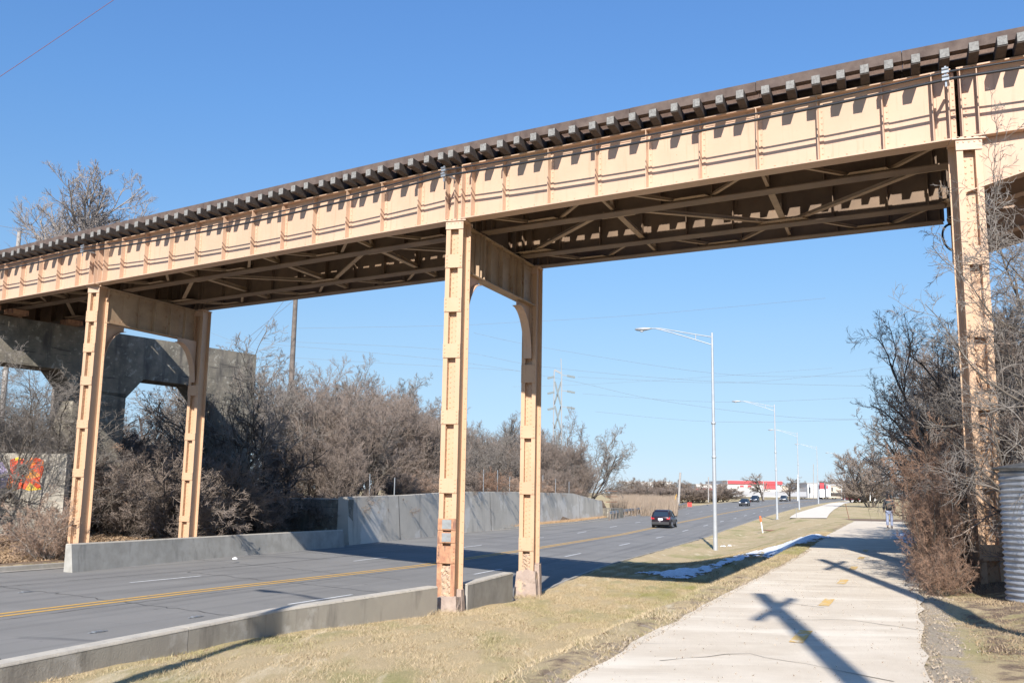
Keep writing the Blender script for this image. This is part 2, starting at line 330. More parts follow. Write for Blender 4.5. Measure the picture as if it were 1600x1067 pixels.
def strip(name, ys, fa, fb, fz, m, parent=None, kind='structure', nx=1):
    V = []; 
    for Y in ys:
        a, b = fa(Y), fb(Y)
        for i in range(nx+1): V.append((a+(b-a)*i/nx, Y, fz(a+(b-a)*i/nx, Y)))
    k = nx+1; F = [(i*k+j, i*k+j+1, (i+1)*k+j+1, (i+1)*k+j) for i in range(len(ys)-1) for j in range(nx)]
    b_ = MB(); b_.add(V, F, True); o = b_.build(name, m, parent)
    if kind and not parent: tag(o, kind=kind)
    return o
YR = list(np.arange(-30, 60, 2.0))+list(np.arange(60, 300, 4))+[300, 340, 400, 500, 700]
def asphalt():
    m = bpy.data.materials.new('asphalt'); m.use_nodes = True; t = m.node_tree; N = t.nodes; L = t.links
    b = N['Principled BSDF']; b.inputs['Roughness'].default_value = .85; b.inputs['Specular IOR Level'].default_value = .12
    tc = N.new('ShaderNodeTexCoord')
    def nz(s_, st=(1, 1, 1), uv=True, det=6):
        mp = N.new('ShaderNodeMapping'); mp.inputs['Scale'].default_value = st; L.new(tc.outputs['UV' if uv else 'Object'], mp.inputs[0])
        n = N.new('ShaderNodeTexNoise'); n.inputs['Scale'].default_value = s_; n.inputs['Detail'].default_value = det; L.new(mp.outputs[0], n.inputs['Vector']); return n.outputs['Fac']
    def mr(f, a, c):
        r = N.new('ShaderNodeMapRange'); r.inputs[1].default_value = a; r.inputs[2].default_value = c; L.new(f, r.inputs[0]); return r.outputs[0]
    def mix(f, a, c):
        x = N.new('ShaderNodeMix'); x.data_type = 'RGBA'; L.new(f, x.inputs[0])
        for i, q in ((6, a), (7, c)):
            if isinstance(q, tuple): x.inputs[i].default_value = (*q, 1)
            else: L.new(q, x.inputs[i])
        return x.outputs[2]
    c = mix(mr(nz(.35), .35, .65), (.235,.226,.212), (.20,.193,.182))
    c = mix(mr(nz(1.0, (2.2, .05, 1)), .50, .72), c, (.162,.157,.150))      # wheel tracks and oil streaks run with the lanes
    c = mix(mr(nz(1.0, (5.0, .03, 1)), .60, .78), c, (.275,.267,.252))
    c = mix(mr(nz(.5, (.25, 1.4, 1)), .66, .72), c, (.15,.147,.143))        # transverse repairs
    c = mix(mr(nz(120, uv=False), .55, .8), c, (.30,.295,.28))
    c = mix(mr(nz(4.0, (1, .6, 1), det=10), .68, .76), c, (.12,.118,.115))
    L.new(c, b.inputs['Base Color']); bn = N.new('ShaderNodeBump'); bn.inputs['Strength'].default_value = .4; bn.inputs['Distance'].default_value = .02; L.new(nz(150, uv=False), bn.inputs['Height']); L.new(bn.outputs[0], b.inputs['Normal'])
    return m
M['asphalt'] = asphalt()
rd = strip('road', YR, XKL, XKR, road_zx, M['asphalt'], nx=8)
_uv = rd.data.uv_layers.new(name='lane')
for _lp in rd.data.loops:
    _v = rd.data.vertices[_lp.vertex_index].co; _uv.data[_lp.index].uv = ((_v.x-XCY(_v.y))*.88, _v.y*1.1)
def crack(name, pts, wd, mt, zf, seed, jit=.12):
    R = random.Random(seed); P_ = []
    for a, b in zip(pts[:-1], pts[1:]):
        L_ = math.hypot(b[0]-a[0], b[1]-a[1]); n_ = max(2, int(L_/.22))
        for k in range(n_): t_ = k/n_; P_.append((a[0]+(b[0]-a[0])*t_+R.uniform(-jit, jit), a[1]+(b[1]-a[1])*t_+R.uniform(-jit, jit)))
    P_.append(pts[-1]); V = []
    for i, p in enumerate(P_):
        q = P_[min(i+1, len(P_)-1)]; o_ = P_[max(i-1, 0)]; dx, dy = q[0]-o_[0], q[1]-o_[1]; l_ = math.hypot(dx, dy)+1e-9; w_ = wd*R.uniform(.4, 1.2)/2
        V += [(p[0]-dy/l_*w_, p[1]+dx/l_*w_, zf(*p)), (p[0]+dy/l_*w_, p[1]-dx/l_*w_, zf(*p))]
    b_ = MB(); b_.add(V, [(2*i, 2*i+1, 2*i+3, 2*i+2) for i in range(len(P_)-1)]); tag(b_.build(name, mt), kind='structure')
M['seal'] = mat('crack_sealant', (.055,.053,.052), .6)
_R = random.Random(21)
for k in range(13):
    Y0 = 20+k*5.2+_R.uniform(-1.5, 1.5); fa, fb = sorted((_R.uniform(0, .55), _R.uniform(.45, 1))); xl_, xr_ = XKL(Y0), XKR(Y0)
    crack('road_crack', [(xl_+(xr_-xl_)*fa, Y0+(xr_-xl_)*fa*-.42+4), (xl_+(xr_-xl_)*fb, Y0-(xr_-xl_)*fb*.42+4)], .045, M['seal'], lambda x, y: road_zx(x, y)+.004, k)
for off in (-4.1, 4.6, .55):
    crack('road_seam', [(XCY(y)+off*1.1, y) for y in range(14, 90, 4)], .035, M['seal'], lambda x, y: road_zx(x, y)+.004, 50+int(off*10), .03)
def yl(off): return (lambda Y: XCY(Y)+off)
for s in (-1, 1):
    o = strip('center_line', [y for y in YR if y < 420], yl(s*.17-.075), yl(s*.17+.075), lambda X, Y: road_zx(X, Y)+.007, M['yellow'])
# gutters and kerbs
def kerb(name, fx, side, y0, y1):
    b = MB(); ys = [y for y in list(np.arange(y0, min(y1, 130), 1.5))+list(np.arange(130, y1, 6))]
    rs = []
    for Y in ys:
        x = fx(Y); z = road_zx(x, Y)
        rs.append([(x-side*.32, Y, z+.005), (x-side*.015, Y, z+.008), (x+side*.01, Y, z+.13), (x+side*.17, Y, z+.145), (x+side*.18, Y, z-.05)])
    n = 5
    b.add([p for r in rs for p in r], [(i*n+j, i*n+j+1, (i+1)*n+j+1, (i+1)*n+j) for i in range(len(rs)-1) for j in range(n-1)])
    tag(b.build(name, M['kerb']), kind='structure')
kerb('kerb', XKR, 1, 28.9, 400); kerb('kerb', XKL, -1, 20, 400)
# lane dashes
def dashes(points, side):
    for p0, p1 in points:
        p0 = np.array(p0[:2]); p1 = np.array(p1[:2]); d = (p1-p0)/np.linalg.norm(p1-p0); n = np.array([-d[1], d[0]])*.055
        z0, z1 = road_zx(p0[0], p0[1])+.007, road_zx(p1[0], p1[1])+.007
        b = MB(); b.add([(*(p0-n), z0), (*(p0+n), z0), (*(p1+n), z1), (*(p1-n), z1)], [(0, 3, 2, 1)])
        tag(b.build('lane_dash', M['white']), kind='structure')
def dash_line(y_start, foff, y_end):
    pts = []; Y = y_start
    while Y < y_end:
        x0 = foff(Y); x1 = foff(Y+2.4)
        L = math.hypot(x1-x0, 2.4); Y1 = Y+2.4*3.05/L
        pts.append(((x0, Y), (foff(Y1), Y1))); Y += 2.4*12.2/L
    return pts
RD_Y, RD_X = line_px([(439.7, 945.6), (532.4, 931.6), (724.4, 900), (874.4, 871), (963.6, 852.7), (1081, 826), (1150, 809)], [], [(168, 44.8), (240, 74), (320, 111)])
LD_Y, LD_X = line_px([(178.5, 912.3), (285, 902.3), (509.6, 880.4), (566.5, 875), (892, 834), (990, 817), (1060, 804.5), (1110, 797)], [], [(240, 65.5), (320, 101)])
R0 = on_road(439.7, 945.6)[1]; L0_ = on_road(178.5, 912.3)[1]
dashes(dash_line(R0-10.6, xi(RD_Y, RD_X), 300), 1)
dashes(dash_line(L0_-10.4, xi(LD_Y, LD_X), 300), -1)
# path, sidewalk
M['path'] = mat('path_surface', (.70,.61,.49), .9, 0, (.61,.52,.405), 1.4, .5, 140, layers=[((.42,.375,.31), 160, .52, .75, (1,1,1)), ((.75,.67,.55), .6, .5, .68, (.6, 2.6, 1)), ((.40,.35,.285), 1.1, .64, .8, (.5, 3.0, 1))], spec=.1)
PY = list(np.arange(-12, 66.5, .6))
rngp = random.Random(3)
_jl = [rngp.uniform(-.04, .04) for _ in range(400)]
strip('path', PY, lambda Y: XPL(Y)+_jl[int((Y+12)/.6) % 400]*1.3, lambda Y: XPR(Y)+_jl[int((Y+12)/.6+50) % 400]*1.6, lambda X, Y: -1.594, M['path'], nx=6)
M['walk'] = mat('sidewalk_concrete', (.74,.66,.555), .9, 0, (.66,.585,.49), 1, .2, 60, spec=.08)
def walk():
    Lp = [(25.6,89.0), (27.8,96), (33.0,112), (44.0,143), (76.5,232), (116,327), (152,398)]
    Rp = [(29.0,89.0), (31.2,95.5), (36.5,111), (47.3,142), (79.6,231), (119,326), (155,397)]
    # smooth resample
    b = MB(); V = []
    for i in range(len(Lp)-1):
        for k in range(6):
            t = k/6; a = np.array(Lp[i])*(1-t)+np.array(Lp[i+1])*t; c = np.array(Rp[i])*(1-t)+np.array(Rp[i+1])*t
            V += [(a[0], a[1], ground_z(a[0]+.5, a[1])+.03), (c[0], c[1], ground_z(c[0]-.3, c[1])+.03)]
    b.add(V, [(2*i, 2*i+1, 2*i+3, 2*i+2) for i in range(len(V)//2-1)], True)
    tag(b.build('sidewalk', M['walk']), kind='structure')
walk()
M['path_crack'] = mat('path_crack_dirt', (.20,.17,.13), .95)
for k, (Y0, f0, f1) in enumerate(((9.9, .15, .75), (12.6, .5, 1.0), (15.2, 0, .45), (17.9, .3, 1.0), (21.2, 0, .8), (25.5, .2, 1.0), (31, 0, 1), (39, .1, .9))):
    a_, b__ = XPL(Y0), XPR(Y0); crack('path_crack', [(a_+(b__-a_)*f0, Y0+_R.uniform(-.4, .4)), (a_+(b__-a_)*(f0+f1)/2, Y0+_R.uniform(-.5, .5)), (a_+(b__-a_)*f1, Y0-(b__-a_)*.3+_R.uniform(-.3, .3))], .018, M['path_crack'], lambda x, y: -1.590, 90+k, .05)
for Y in (10.95, 14.6, 18.25, 21.9, 25.6, 29.2):
    xc = (XPL(Y)+XPR(Y))/2+.15; d = np.array([.39, .92]); n = np.array([.92, -.39])*.075
    p0 = np.array([xc, Y]); p1 = p0+d*1.05
    b = MB(); b.add([(*(p0-n), -1.588), (*(p0+n), -1.588), (*(p1+n), -1.588), (*(p1-n), -1.588)], [(0, 1, 2, 3)])
    tag(b.build('path_dash', M['orange_dash']), kind='structure')

# ------------------------------------------------------------------ railway bridge
ZB, ZT = 7.0, 8.48                     # underside and top of the plate girders
NP = [np.array(p) for p in [(-37.5, 48.6), (-20.9, 37.35), (-14.70, 33.16), (-1.45, 24.30), (8.72, 18.02), (19.2, 12.0)]]
FP = [np.array(p) for p in [(-34.6, 53.6), (-18.4, 42.25), (-12.50, 38.25), (.88, 29.80), (11.15, 24.05), (21.9, 18.0)]]
FR = [.033, .258, .735, .967]
Z3 = np.array([0, 0, 1.0])
def u2(v): v = np.asarray(v, float); return v/np.linalg.norm(v)
def v3(p, z): return np.array([p[0], p[1], z], float)
bridge = thing('railway_bridge', (NP[3][0], NP[3][1], -3.1), 'tan painted steel railway bridge on tall riveted legs crossing the road and the path', 'bridge')
def gpt(i, t): return NP[i]+(FP[i]-NP[i])*t
CAMXY = np.array([0.0, 0.0])
for i in range(5):
    for gi, t in enumerate(FR):
        a, b = gpt(i, t), gpt(i+1, t); d = u2(b-a); L = np.linalg.norm(b-a); d3 = v3(d, 0); n3 = np.array([d[1], -d[0], 0])   # n3 towards the camera side
        a = a+d*.05; b = b-d*.05; L -= .1
        g = MB()
        mid = (a+b)/2
        g.obox(v3(mid, (ZB+ZT)/2), d3, n3, Z3, L, .02, ZT-ZB-.02)
        fw = .40
        g.obox(v3(mid, ZB+.015), d3, n3, Z3, L, fw, .03); g.obox(v3(mid, ZT-.015), d3, n3, Z3, L, .36, .03)
        for z in (ZB+.10, ZT-.10):
            for s in (-1, 1): g.obox(v3(mid, z)+n3*s*.018, d3, n3, Z3, L, .015, .14)
        npan = {0: 15, 1: 6, 2: 12, 3: 9, 4: 9}[i]
        for k in range(npan+1):
            c = a+(b-a)*k/npan
            if k in (0, npan): c = c+d*(.06 if k == 0 else -.06)
            for s in ((-1, 1) if gi in (1, 2) else ((1, -1) if gi == 0 else (-1, 1))):
                dep = .17 if k not in (0, npan) else .19
                g.obox(v3(c, (ZB+ZT)/2)+n3*s*(dep/2+.01), d3, n3, Z3, .016, dep, ZT-ZB-.06)
                g.obox(v3(c+d*.05, (ZB+ZT)/2)+n3*s*.018, d3, n3, Z3, .09, .016, ZT-ZB-.06)
                if k in (0, npan):
                    g.obox(v3(c-d*.30*(1 if k else -1), (ZB+ZT)/2)+n3*s*(dep/2+.01), d3, n3, Z3, .016, dep, ZT-ZB-.06)
                    g.obox(v3(c-d*.16*(1 if k else -1), (ZB+ZT)/2)+n3*s*.018, d3, n3, Z3, .16, .014, ZT-ZB-.06)
            if gi == 0 and i >= 1:
                for q in range(9): g.dome(v3(c+d*.065, ZB+.2+q*.135)+n3*.026, n3, .016)
        if gi == 0 and i >= 1:
            nr = int(L/.19)
            for q in range(nr): g.dome(v3(a+d*(.08+q*.19), ZB+.09+(.03 if q % 2 else -.02))+n3*.026, n3, .015)
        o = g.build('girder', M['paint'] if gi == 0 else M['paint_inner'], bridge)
        # cover plate (thicker flange amid span)
    # lateral bracing under the girders
    br = MB()
    def P(t, s): return gpt(i, t)+(gpt(i+1, t)-gpt(i, t))*s
    npan = {0: 15, 1: 6, 2: 12, 3: 9, 4: 9}[i]; zb = ZB+.035
    for (ta, tb) in ((FR[0], FR[1]), (FR[2], FR[3])):
        s = .25/npan; k = 0; at = 0
        while s < 1-.9/npan:
            e = min(s+.95/npan, 1-.1/npan)
            p, q = (P(ta, s), P(tb, e)) if at == 0 else (P(tb, s), P(ta, e))
            br.bar(v3(p, zb+.05), v3(q, zb+.05), .085, .012); br.bar(v3(p, zb+.09), v3(q, zb+.09), .012, .08)
            dd = u2(P(ta, 1)-P(ta, 0)); tq = tb if at == 0 else ta
            inw = u2(P(tb, .5)-P(ta, .5))*(-1 if at == 0 else 1)
            c0 = P(tq, e+.28/npan)
            br.prism([v3(c0-dd*.55, zb+.03), v3(c0+dd*.55, zb+.03), v3(c0+dd*.38+inw*.34, zb+.03), v3(c0-dd*.38+inw*.34, zb+.03)], (0, 0, .012))
            for q4 in range(6): br.dome(v3(c0+dd*(-.35+.14*q4)+inw*.27, zb+.03), -Z3, .016)
            at = 1-at; s = e+.6/npan; k += 1
    # wide bay between the two tracks
    nb = max(2, round(npan/3)); tt = [FR[2] if k % 2 == 0 else FR[1] for k in range(nb+1)]
    for k in range(nb):
        p, q = P(tt[k], (k+.06)/nb), P(tt[k+1], (k+.94)/nb)
        br.bar(v3(p, zb+.06), v3(q, zb+.06), .13, .014); br.bar(v3(p, zb+.11), v3(q, zb+.11), .014, .1)
    dd = u2(P(.5, 1)-P(.5, 0)); ac = u2(P(1, .5)-P(0, .5))
    for k in range(nb+1):
        c0 = P(tt[k], k/nb); inw = ac*(-1 if tt[k] > .5 else 1); sh = .5 if k == 0 else (-.5 if k == nb else 0)
        c0 = c0+dd*sh
        br.prism([v3(c0-dd*.8, zb+.018), v3(c0+dd*.8, zb+.018), v3(c0+dd*.45+inw*.42, zb+.018), v3(c0-dd*.45+inw*.42, zb+.018)], (0, 0, .014))
        for q4 in range(10):
            for r4 in (.13, .30): br.dome(v3(c0+dd*(-.55+.12*q4)*(1 if r4 < .2 else .75)+inw*r4, zb+.018), -Z3, .02)
        if 0 < k < nb: br.bar(v3(P(FR[1], k/nb), zb+.07), v3(P(FR[2], k/nb), zb+.07), .16, .02); br.bar(v3(P(FR[1], k/nb), zb+.14), v3(P(FR[2], k/nb), zb+.14), .02, .14)
    # cross frames between the girders of each track
    for (ta, tb) in ((FR[0], FR[1]), (FR[2], FR[3])):
        for k in range(1, int(npan/3)+1):
            s = (k*3-.0)/npan
            if s >= .99: continue
            a_, b_ = P(ta, s), P(tb, s)
            br.bar(v3(a_, ZB+.1), v3(b_, ZT-.15), .07, .07); br.bar(v3(b_, ZB+.1), v3(a_, ZT-.15), .07, .07); br.bar(v3(a_, ZB+.12), v3(b_, ZB+.12), .08, .08); br.bar(v3(a_, ZT-.2), v3(b_, ZT-.2), .08, .08)
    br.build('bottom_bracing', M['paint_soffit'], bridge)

# deck: ties of the near track, each a part; timbers
def along(t, s0):      # point at arclength s0 measured from NP[3] along the near line, offset fraction t
    seg = []; i = 3
    if s0 >= 0:
        while i < 4 and s0 > np.linalg.norm(gpt(i+1, 0)-gpt(i, 0)): s0 -= np.linalg.norm(gpt(i+1, 0)-gpt(i, 0)); i += 1
        L = np.linalg.norm(gpt(i+1, 0)-gpt(i, 0)); return gpt(i, t)+(gpt(i+1, t)-gpt(i, t))*s0/L, u2(gpt(i+1, t)-gpt(i, t))
    s0 = -s0; i = 2
    while i > 0 and s0 > np.linalg.norm(gpt(i+1, 0)-gpt(i, 0)): s0 -= np.linalg.norm(gpt(i+1, 0)-gpt(i, 0)); i -= 1
    L = np.linalg.norm(gpt(i+1, 0)-gpt(i, 0)); return gpt(i+1, t)+(gpt(i, t)-gpt(i+1, t))*s0/L, u2(gpt(i+1, t)-gpt(i, t))
rg = random.Random(11)
ties = []; s = -40.0
while s < 23.5:
    ties.append(s); s += .505+rg.uniform(-.04, .05) if rg.random() > .08 else .33
z0 = ZT+.012
ties_part = ties[-100:]; ties_rest = ties[:-100]
def tie_mb(m, e, s, ta, tb, oa, ob, ends=True):
    pa, d = along(ta, s); pb, _ = along(tb, s); ac = u2(pb-pa); d3 = v3(d, 0); a3 = v3(ac, 0)
    jl = rg.uniform(-.05, .05); wd = rg.uniform(.165, .195); h = .205
    p = pa-ac*(oa+jl); q = pb+ac*ob; c = (p+q)/2; L = np.linalg.norm(q-p)
    m.obox(v3(c, z0+h/2), d3, a3, Z3, wd, L, h)
    if e is not None: e.obox(v3(p-ac*.003, z0+h*.5+.012), d3, a3, Z3, wd*.93, .02, h*.86)
for s in ties_part:
    m = MB(); e = MB(); tie_mb(m, e, s, FR[0], FR[1], .72, .85)
    o = m.build('tie', M['tie'], bridge); e.build('end_grain', M['tie_end'], o)
m = MB(); e = MB()
for s in ties_rest: tie_mb(m, None, s, FR[0], FR[1], .72, .85)
if ties_rest: tag(m.build('tie_row', M['tie'], bridge), kind='stuff')
m = MB()
for s in ties: tie_mb(m, None, s+.2, FR[2], FR[3], 1.70, .5)
tag(m.build('far_tie_row', M['tie'], bridge), 'row of dark ties of the far track', kind='stuff')
def deck_line(name, t, off, wd, ht, z, mt, label=None):
    m = MB(); ss = list(np.arange(-40, 23.6, 3.0)); rr = random.Random(4)
    for a, b in zip(ss[:-1], ss[1:]):
        pa, _ = along(t, a); pb, _ = along(t, b-.012)
        pa2, d = along(1-t if False else (1.0 if t < .5 else 0.0), a)
        ac = u2(along(1.0, a)[0]-along(0.0, a)[0])
        m.bar(v3(pa+ac*off, z+ht/2+rr.uniform(0, .012)), v3(pb+ac*off, z+ht/2+rr.uniform(0, .012)), wd, ht)
    return tag(m.build(name, mt, bridge), label)
zt = z0+.205
deck_line('guard_timber', FR[0], -.40, .2, .22, zt, M['guard'])
deck_line('guard_timber', FR[1], .62, .2, .2, zt, M['guard'])
for o_ in (-.30, -.56, -.82, -1.08): deck_line('shade_plank', FR[2], o_, .25, .05, zt, M['guard'])  # unseen planks added to trim the sunlight on the third girder
deck_line('shade_plank', FR[2], -1.34, .25, .05, zt, M['guard'])
deck_line('shade_plank', FR[2], -1.60, .24, .05, zt, M['guard'])
deck_line('guard_timber', FR[3], .22, .2, .2, zt, M['guard'])
for o_ in (.12, .44, .76, 1.08, 1.40, 1.72): deck_line('deck_plank', FR[0], o_, .30, .045, zt, M['guard'])
for t, o_ in ((FR[0], .0+.09), (FR[1], -.06), (FR[2], .06), (FR[3], -.06)): deck_line('rail', t, o_, .07, .15, zt+.05, M['rail'])

# columns and cross beams
def zat(i_y, px, Y): return at_y(px, i_y, Y)[2]
def column(front, bd, zbase, ztop, battens, name='column', rust=False, face_d=.44, w=.46):
    """front: centre of front face; bd: bent direction (away)"""
    _a = radians(7.5); bd = np.array([bd[0]*cos(_a)-bd[1]*sin(_a), bd[0]*sin(_a)+bd[1]*cos(_a)])
    b3 = v3(bd, 0); wx = np.array([bd[1], -bd[0], 0])     # width axis, to the right seen from the camera
    c = v3(front, 0); m = MB(); H = ztop-zbase; zc = (ztop+zbase)/2
    for s in (-1, 1):
        for y in (0.008, face_d): m.obox(c+wx*s*(w/2-.06)+b3*y+Z3*zc, wx, b3, Z3, .12, .016, H)      # flange strips
        m.obox(c+wx*s*(w/2-.05)+b3*face_d/2+Z3*zc, wx, b3, Z3, .014, face_d-.02, H)
        m.obox(c+wx*s*(w/2-.112)+b3*.08+Z3*zc, wx, b3, Z3, .014, .13, H)                                  # side webs
        m.obox(c+wx*s*(w/2+.035)+b3*(face_d-.0)+Z3*zc, wx, b3, Z3, .075, .018, H)
    m.obox(c+b3*.15+Z3*zc, wx, b3, Z3, w-.21, .02, H)                                                              # recessed centre plate
    k = int(H/.13)
    for q in range(k):
        z = zbase+.1+q*.13
        for s in (-1, 1):
            m.dome(c+wx*s*.055+b3*.14+Z3*(z+(.03 if s > 0 else 0)), -b3, .017)
        if q % 2 == 0:
            m.dome(c-wx*(w/2-.119)+b3*(.07)+Z3*z, wx, .014)
            m.dome(c+wx*(w/2+.035)+b3*(face_d-.012)+Z3*z, -b3, .014)
    o = m.build(name, M['paint_col'], bridge)
    for bi, (za, zb_) in enumerate(battens):
        p = MB(); p.obox(c-b3*.014+Z3*(za+zb_)/2, wx, b3, Z3, w+.005, .016, zb_-za)
        n = max(3, int((zb_-za)/.085))
        for s in (-1, 1):
            for q in range(n): p.dome(c-b3*.022+wx*s*(w/2-.045)+Z3*(za+.04+(zb_-za-.08)*q/(n-1)), -b3, .017)
        p.build('batten_plate', M['paint_col'], o)
    # cap plate
    p = MB(); p.obox(c+b3*face_d/2+Z3*(ztop+.02), wx, b3, Z3, w+.16, face_d+.1, .04)
    for q in range(4): p.dome(c-b3*.05+wx*(-.2+.133*q)+Z3*(ztop+.04), Z3, .02)
    p.obox(c-b3*.012+Z3*(ztop-.11), wx, b3, Z3, w+.02, .02, .20)
    for q in range(5): p.dome(c-b3*.022+wx*(-.2+.1*q)+Z3*(ztop-.05), -b3, .016)
    p.build('cap_plate', M['paint'], o)
    return o, c, wx, b3
def footing(c, wx, b3, z0, z1, w0, w1, d, seed, mt, parent, steps=7):
    r = random.Random(seed); m = MB(); V = []; k = 20
    for i in range(steps+1):
        t = i/steps; ww = w0+(w1-w0)*t; dd_ = d*(1-.12*t)
        for j in range(k):
            a = 2*pi*(j+.5)/k; x = max(-1, min(1, 1.35*cos(a))); y = max(-1, min(1, 1.35*sin(a))); jt = 1-r.uniform(0, .09)
            V.append(c+wx*x*ww/2*jt+b3*(d*.5-.04+y*dd_/2*jt)+Z3*(z0+(z1-z0)*t+(r.uniform(-.07, .07) if 0 < i else 0)))
    F = [(i*k+j, i*k+(j+1)%k, (i+1)*k+(j+1)%k, (i+1)*k+j) for i in range(steps) for j in range(k)]+[tuple(range(steps*k, steps*k+k))]
    m.add(V, F); return m.build('footing', mt, parent)
def rough_fill(c, wx, b3, z0, z1, w, seed, mt, label=None):
    r = random.Random(seed); nx, nz_ = 9, 22; V = []
    for k in range(nz_+1):
        for j in range(nx+1):
            u, v = j/nx, k/nz_; dd_ = -.012-.05*abs(sin(u*5+seed+v*3))*abs(sin(v*17+u*4))-r.uniform(0, .022)
            if k == 0 or k == nz_: dd_ = .04
            V.append(c+wx*(w*(u-.5))+b3*dd_+Z3*(z0+(z1-z0)*v+r.uniform(-.012, .012)))
    m = MB(); m.add(V, [(k*(nx+1)+j, k*(nx+1)+j+1, (k+1)*(nx+1)+j+1, (k+1)*(nx+1)+j) for k in range(nz_) for j in range(nx)])
    return tag(m.build('crumbling_infill', mt, bridge), label)
def bent(i, px_near, px_far, zb_near, zb_far, batt_near, batt_far, beam=True, sh=(0, 0)):
    bd = u2(FP[i]-NP[i])
    a = NP[i]+bd*(.25 if i == 2 else 0); f = FP[i]-bd*(.42 if i == 2 else .60)
    wx = np.array([bd[1], -bd[0]])
    na = a+wx*sh[0]; fa = f+wx*sh[1]+bd*.1
    cn = column(na, bd, zb_near, ZB-.05, batt_near); cf = column(fa, bd, zb_far, ZB-.05, batt_far)
    if beam:
        b3 = v3(bd, 0); wx3 = v3(wx, 0); p0 = na+bd*.46; p1 = fa-bd*.01; L = np.linalg.norm(p1-p0); mid = (p0+p1)/2; za, zb_ = ZB-1.28, ZB-.04
        m = MB(); m.obox(v3(mid, (za+zb_)/2), b3, wx3, Z3, L, .02, zb_-za)
        for z in (za, zb_-.01): m.obox(v3(mid, z), b3, wx3, Z3, L, .34, .025)
        for z in (za+.08, zb_-.1): m.obox(v3(mid, z)+wx3*.018, b3, wx3, Z3, L, .016, .12)
        for t in np.linspace(0, 1, 7)[1:-1]:
            m.obox(v3(p0+(p1-p0)*t, (za+zb_)/2)+wx3*.07, b3, wx3, Z3, .018, .13, zb_-za-.04)
        for t in (FR[1], FR[2]):
            q = NP[i]+(FP[i]-NP[i])*t+wx*sh[0]
            for o_ in (-.1, .1): m.obox(v3(q+bd*o_, (za+zb_)/2)+wx3*.07, b3, wx3, Z3, .02, .14, zb_-za-.04)
        for q in range(int(L/.14)): m.dome(v3(p0+bd*(.08+q*.14), za+.07)+wx3*.028, wx3, .016); m.dome(v3(p0+bd*(.08+q*.14), zb_-.1)+wx3*.028, wx3, .016)
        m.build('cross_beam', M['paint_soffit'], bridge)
        for (pp, sg, hh, ext) in ((p0, 1, 1.65, 1.05), (p1, -1, 1.65, 1.05)):
            poly = [v3(pp, za-.015)]; arc = []
            for q in range(13):
                t = q/12*pi/2; arc.append(v3(pp+bd*sg*(ext-(ext-.10)*sin(t)), za-.015-.16-(hh-.16)*(1-cos(t))))
            poly = [v3(pp, za-.015), v3(pp+bd*sg*ext, za-.015)]+arc+[v3(pp, za-.015-hh)]
            g = MB(); g.prism([p-wx3*.01 for p in poly], wx3*.02)
            for a_, b_ in zip(arc[:-1], arc[1:]): g.bar((a_), (b_), .26, .018, up=u2(np.cross(b_-a_, wx3)) if True else (0, 0, 1))
            g.build('knee_bracket', M['paint'], bridge)
    return cn, cf
def bz(px, Y, ys): return [(at_y(px, b_, Y)[2], at_y(px, a_, Y)[2]) for a_, b_ in ys]
YB = 24.25
bB = bz(700, YB, [(396, 417), (464, 486), (536, 558), (640, 662), (747, 770)])
yf = 29.25
bBf = bz(825, yf, [(569, 597), (664, 684), (753, 772), (840, 861)])
(cB, ccB, wxB, b3B), (cBf, ccBf, _, _) = bent(3, 0, 0, -2.95, -2.75, bB, bBf, sh=(-.10, -.17))
bA = bz(135, 33.2, [(483, 500), (534, 548), (586, 600), (655, 668), (732, 745), (808, 820)])
bAf = bz(295, 37.7, [(601, 617), (676, 687), (738, 750), (806, 815)])
bent(2, 0, 0, -2.55, -2.3, bA, bAf, sh=(-.33, .02))
bC = bz(1520, 18.0, [(385, 414), (498, 527), (610, 641), (730, 763), (850, 875)])
bCf = bz(1520, 23.6, [(440, 460), (520, 540), (610, 630), (720, 740)])
bent(4, 0, 0, -1.85, -1.8, bC, bCf, sh=(.17, .52))
bent(5, 0, 0, -1.85, -1.8, bC, bCf)
# right-hand span: haunch plate beside column C in the plane of each girder
for t in FR:
    a, b = gpt(4, t), gpt(5, t); d = u2(b-a); n3 = np.array([d[1], -d[0], 0]); h = MB()
    s0 = .12; pts = [v3(a+d*s0, ZB-.005), v3(a+d*5.2, ZB-.005)]
    for q in range(10):
        x = 5.2-(5.2-s0)*q/9; pts.append(v3(a+d*x, ZB-.03-1.05*((5.2-x)/(5.2-s0))**1.25))
    h.prism([p-n3*.012 for p in pts], n3*.024)
    for p_, q_ in zip(pts[2:-1], pts[3:]): h.bar(p_, q_, .3, .02)
    if t == FR[0]:
        for q in range(30):
            x = .25+q*.16; h.dome(v3(a+d*x, ZB-.10)+n3*.013, n3, .018); zz = ZB-.03-1.05*((5.2-x)/(5.2-s0))**1.25
            if zz < ZB-.2: h.dome(v3(a+d*x, zz+.09)+n3*.013, n3, .018)
        for q in range(8): h.dome(v3(a+d*.2, ZB-.2-q*.1)+n3*.013, n3, .018)
    h.build('haunch_plate', M['paint'], bridge)
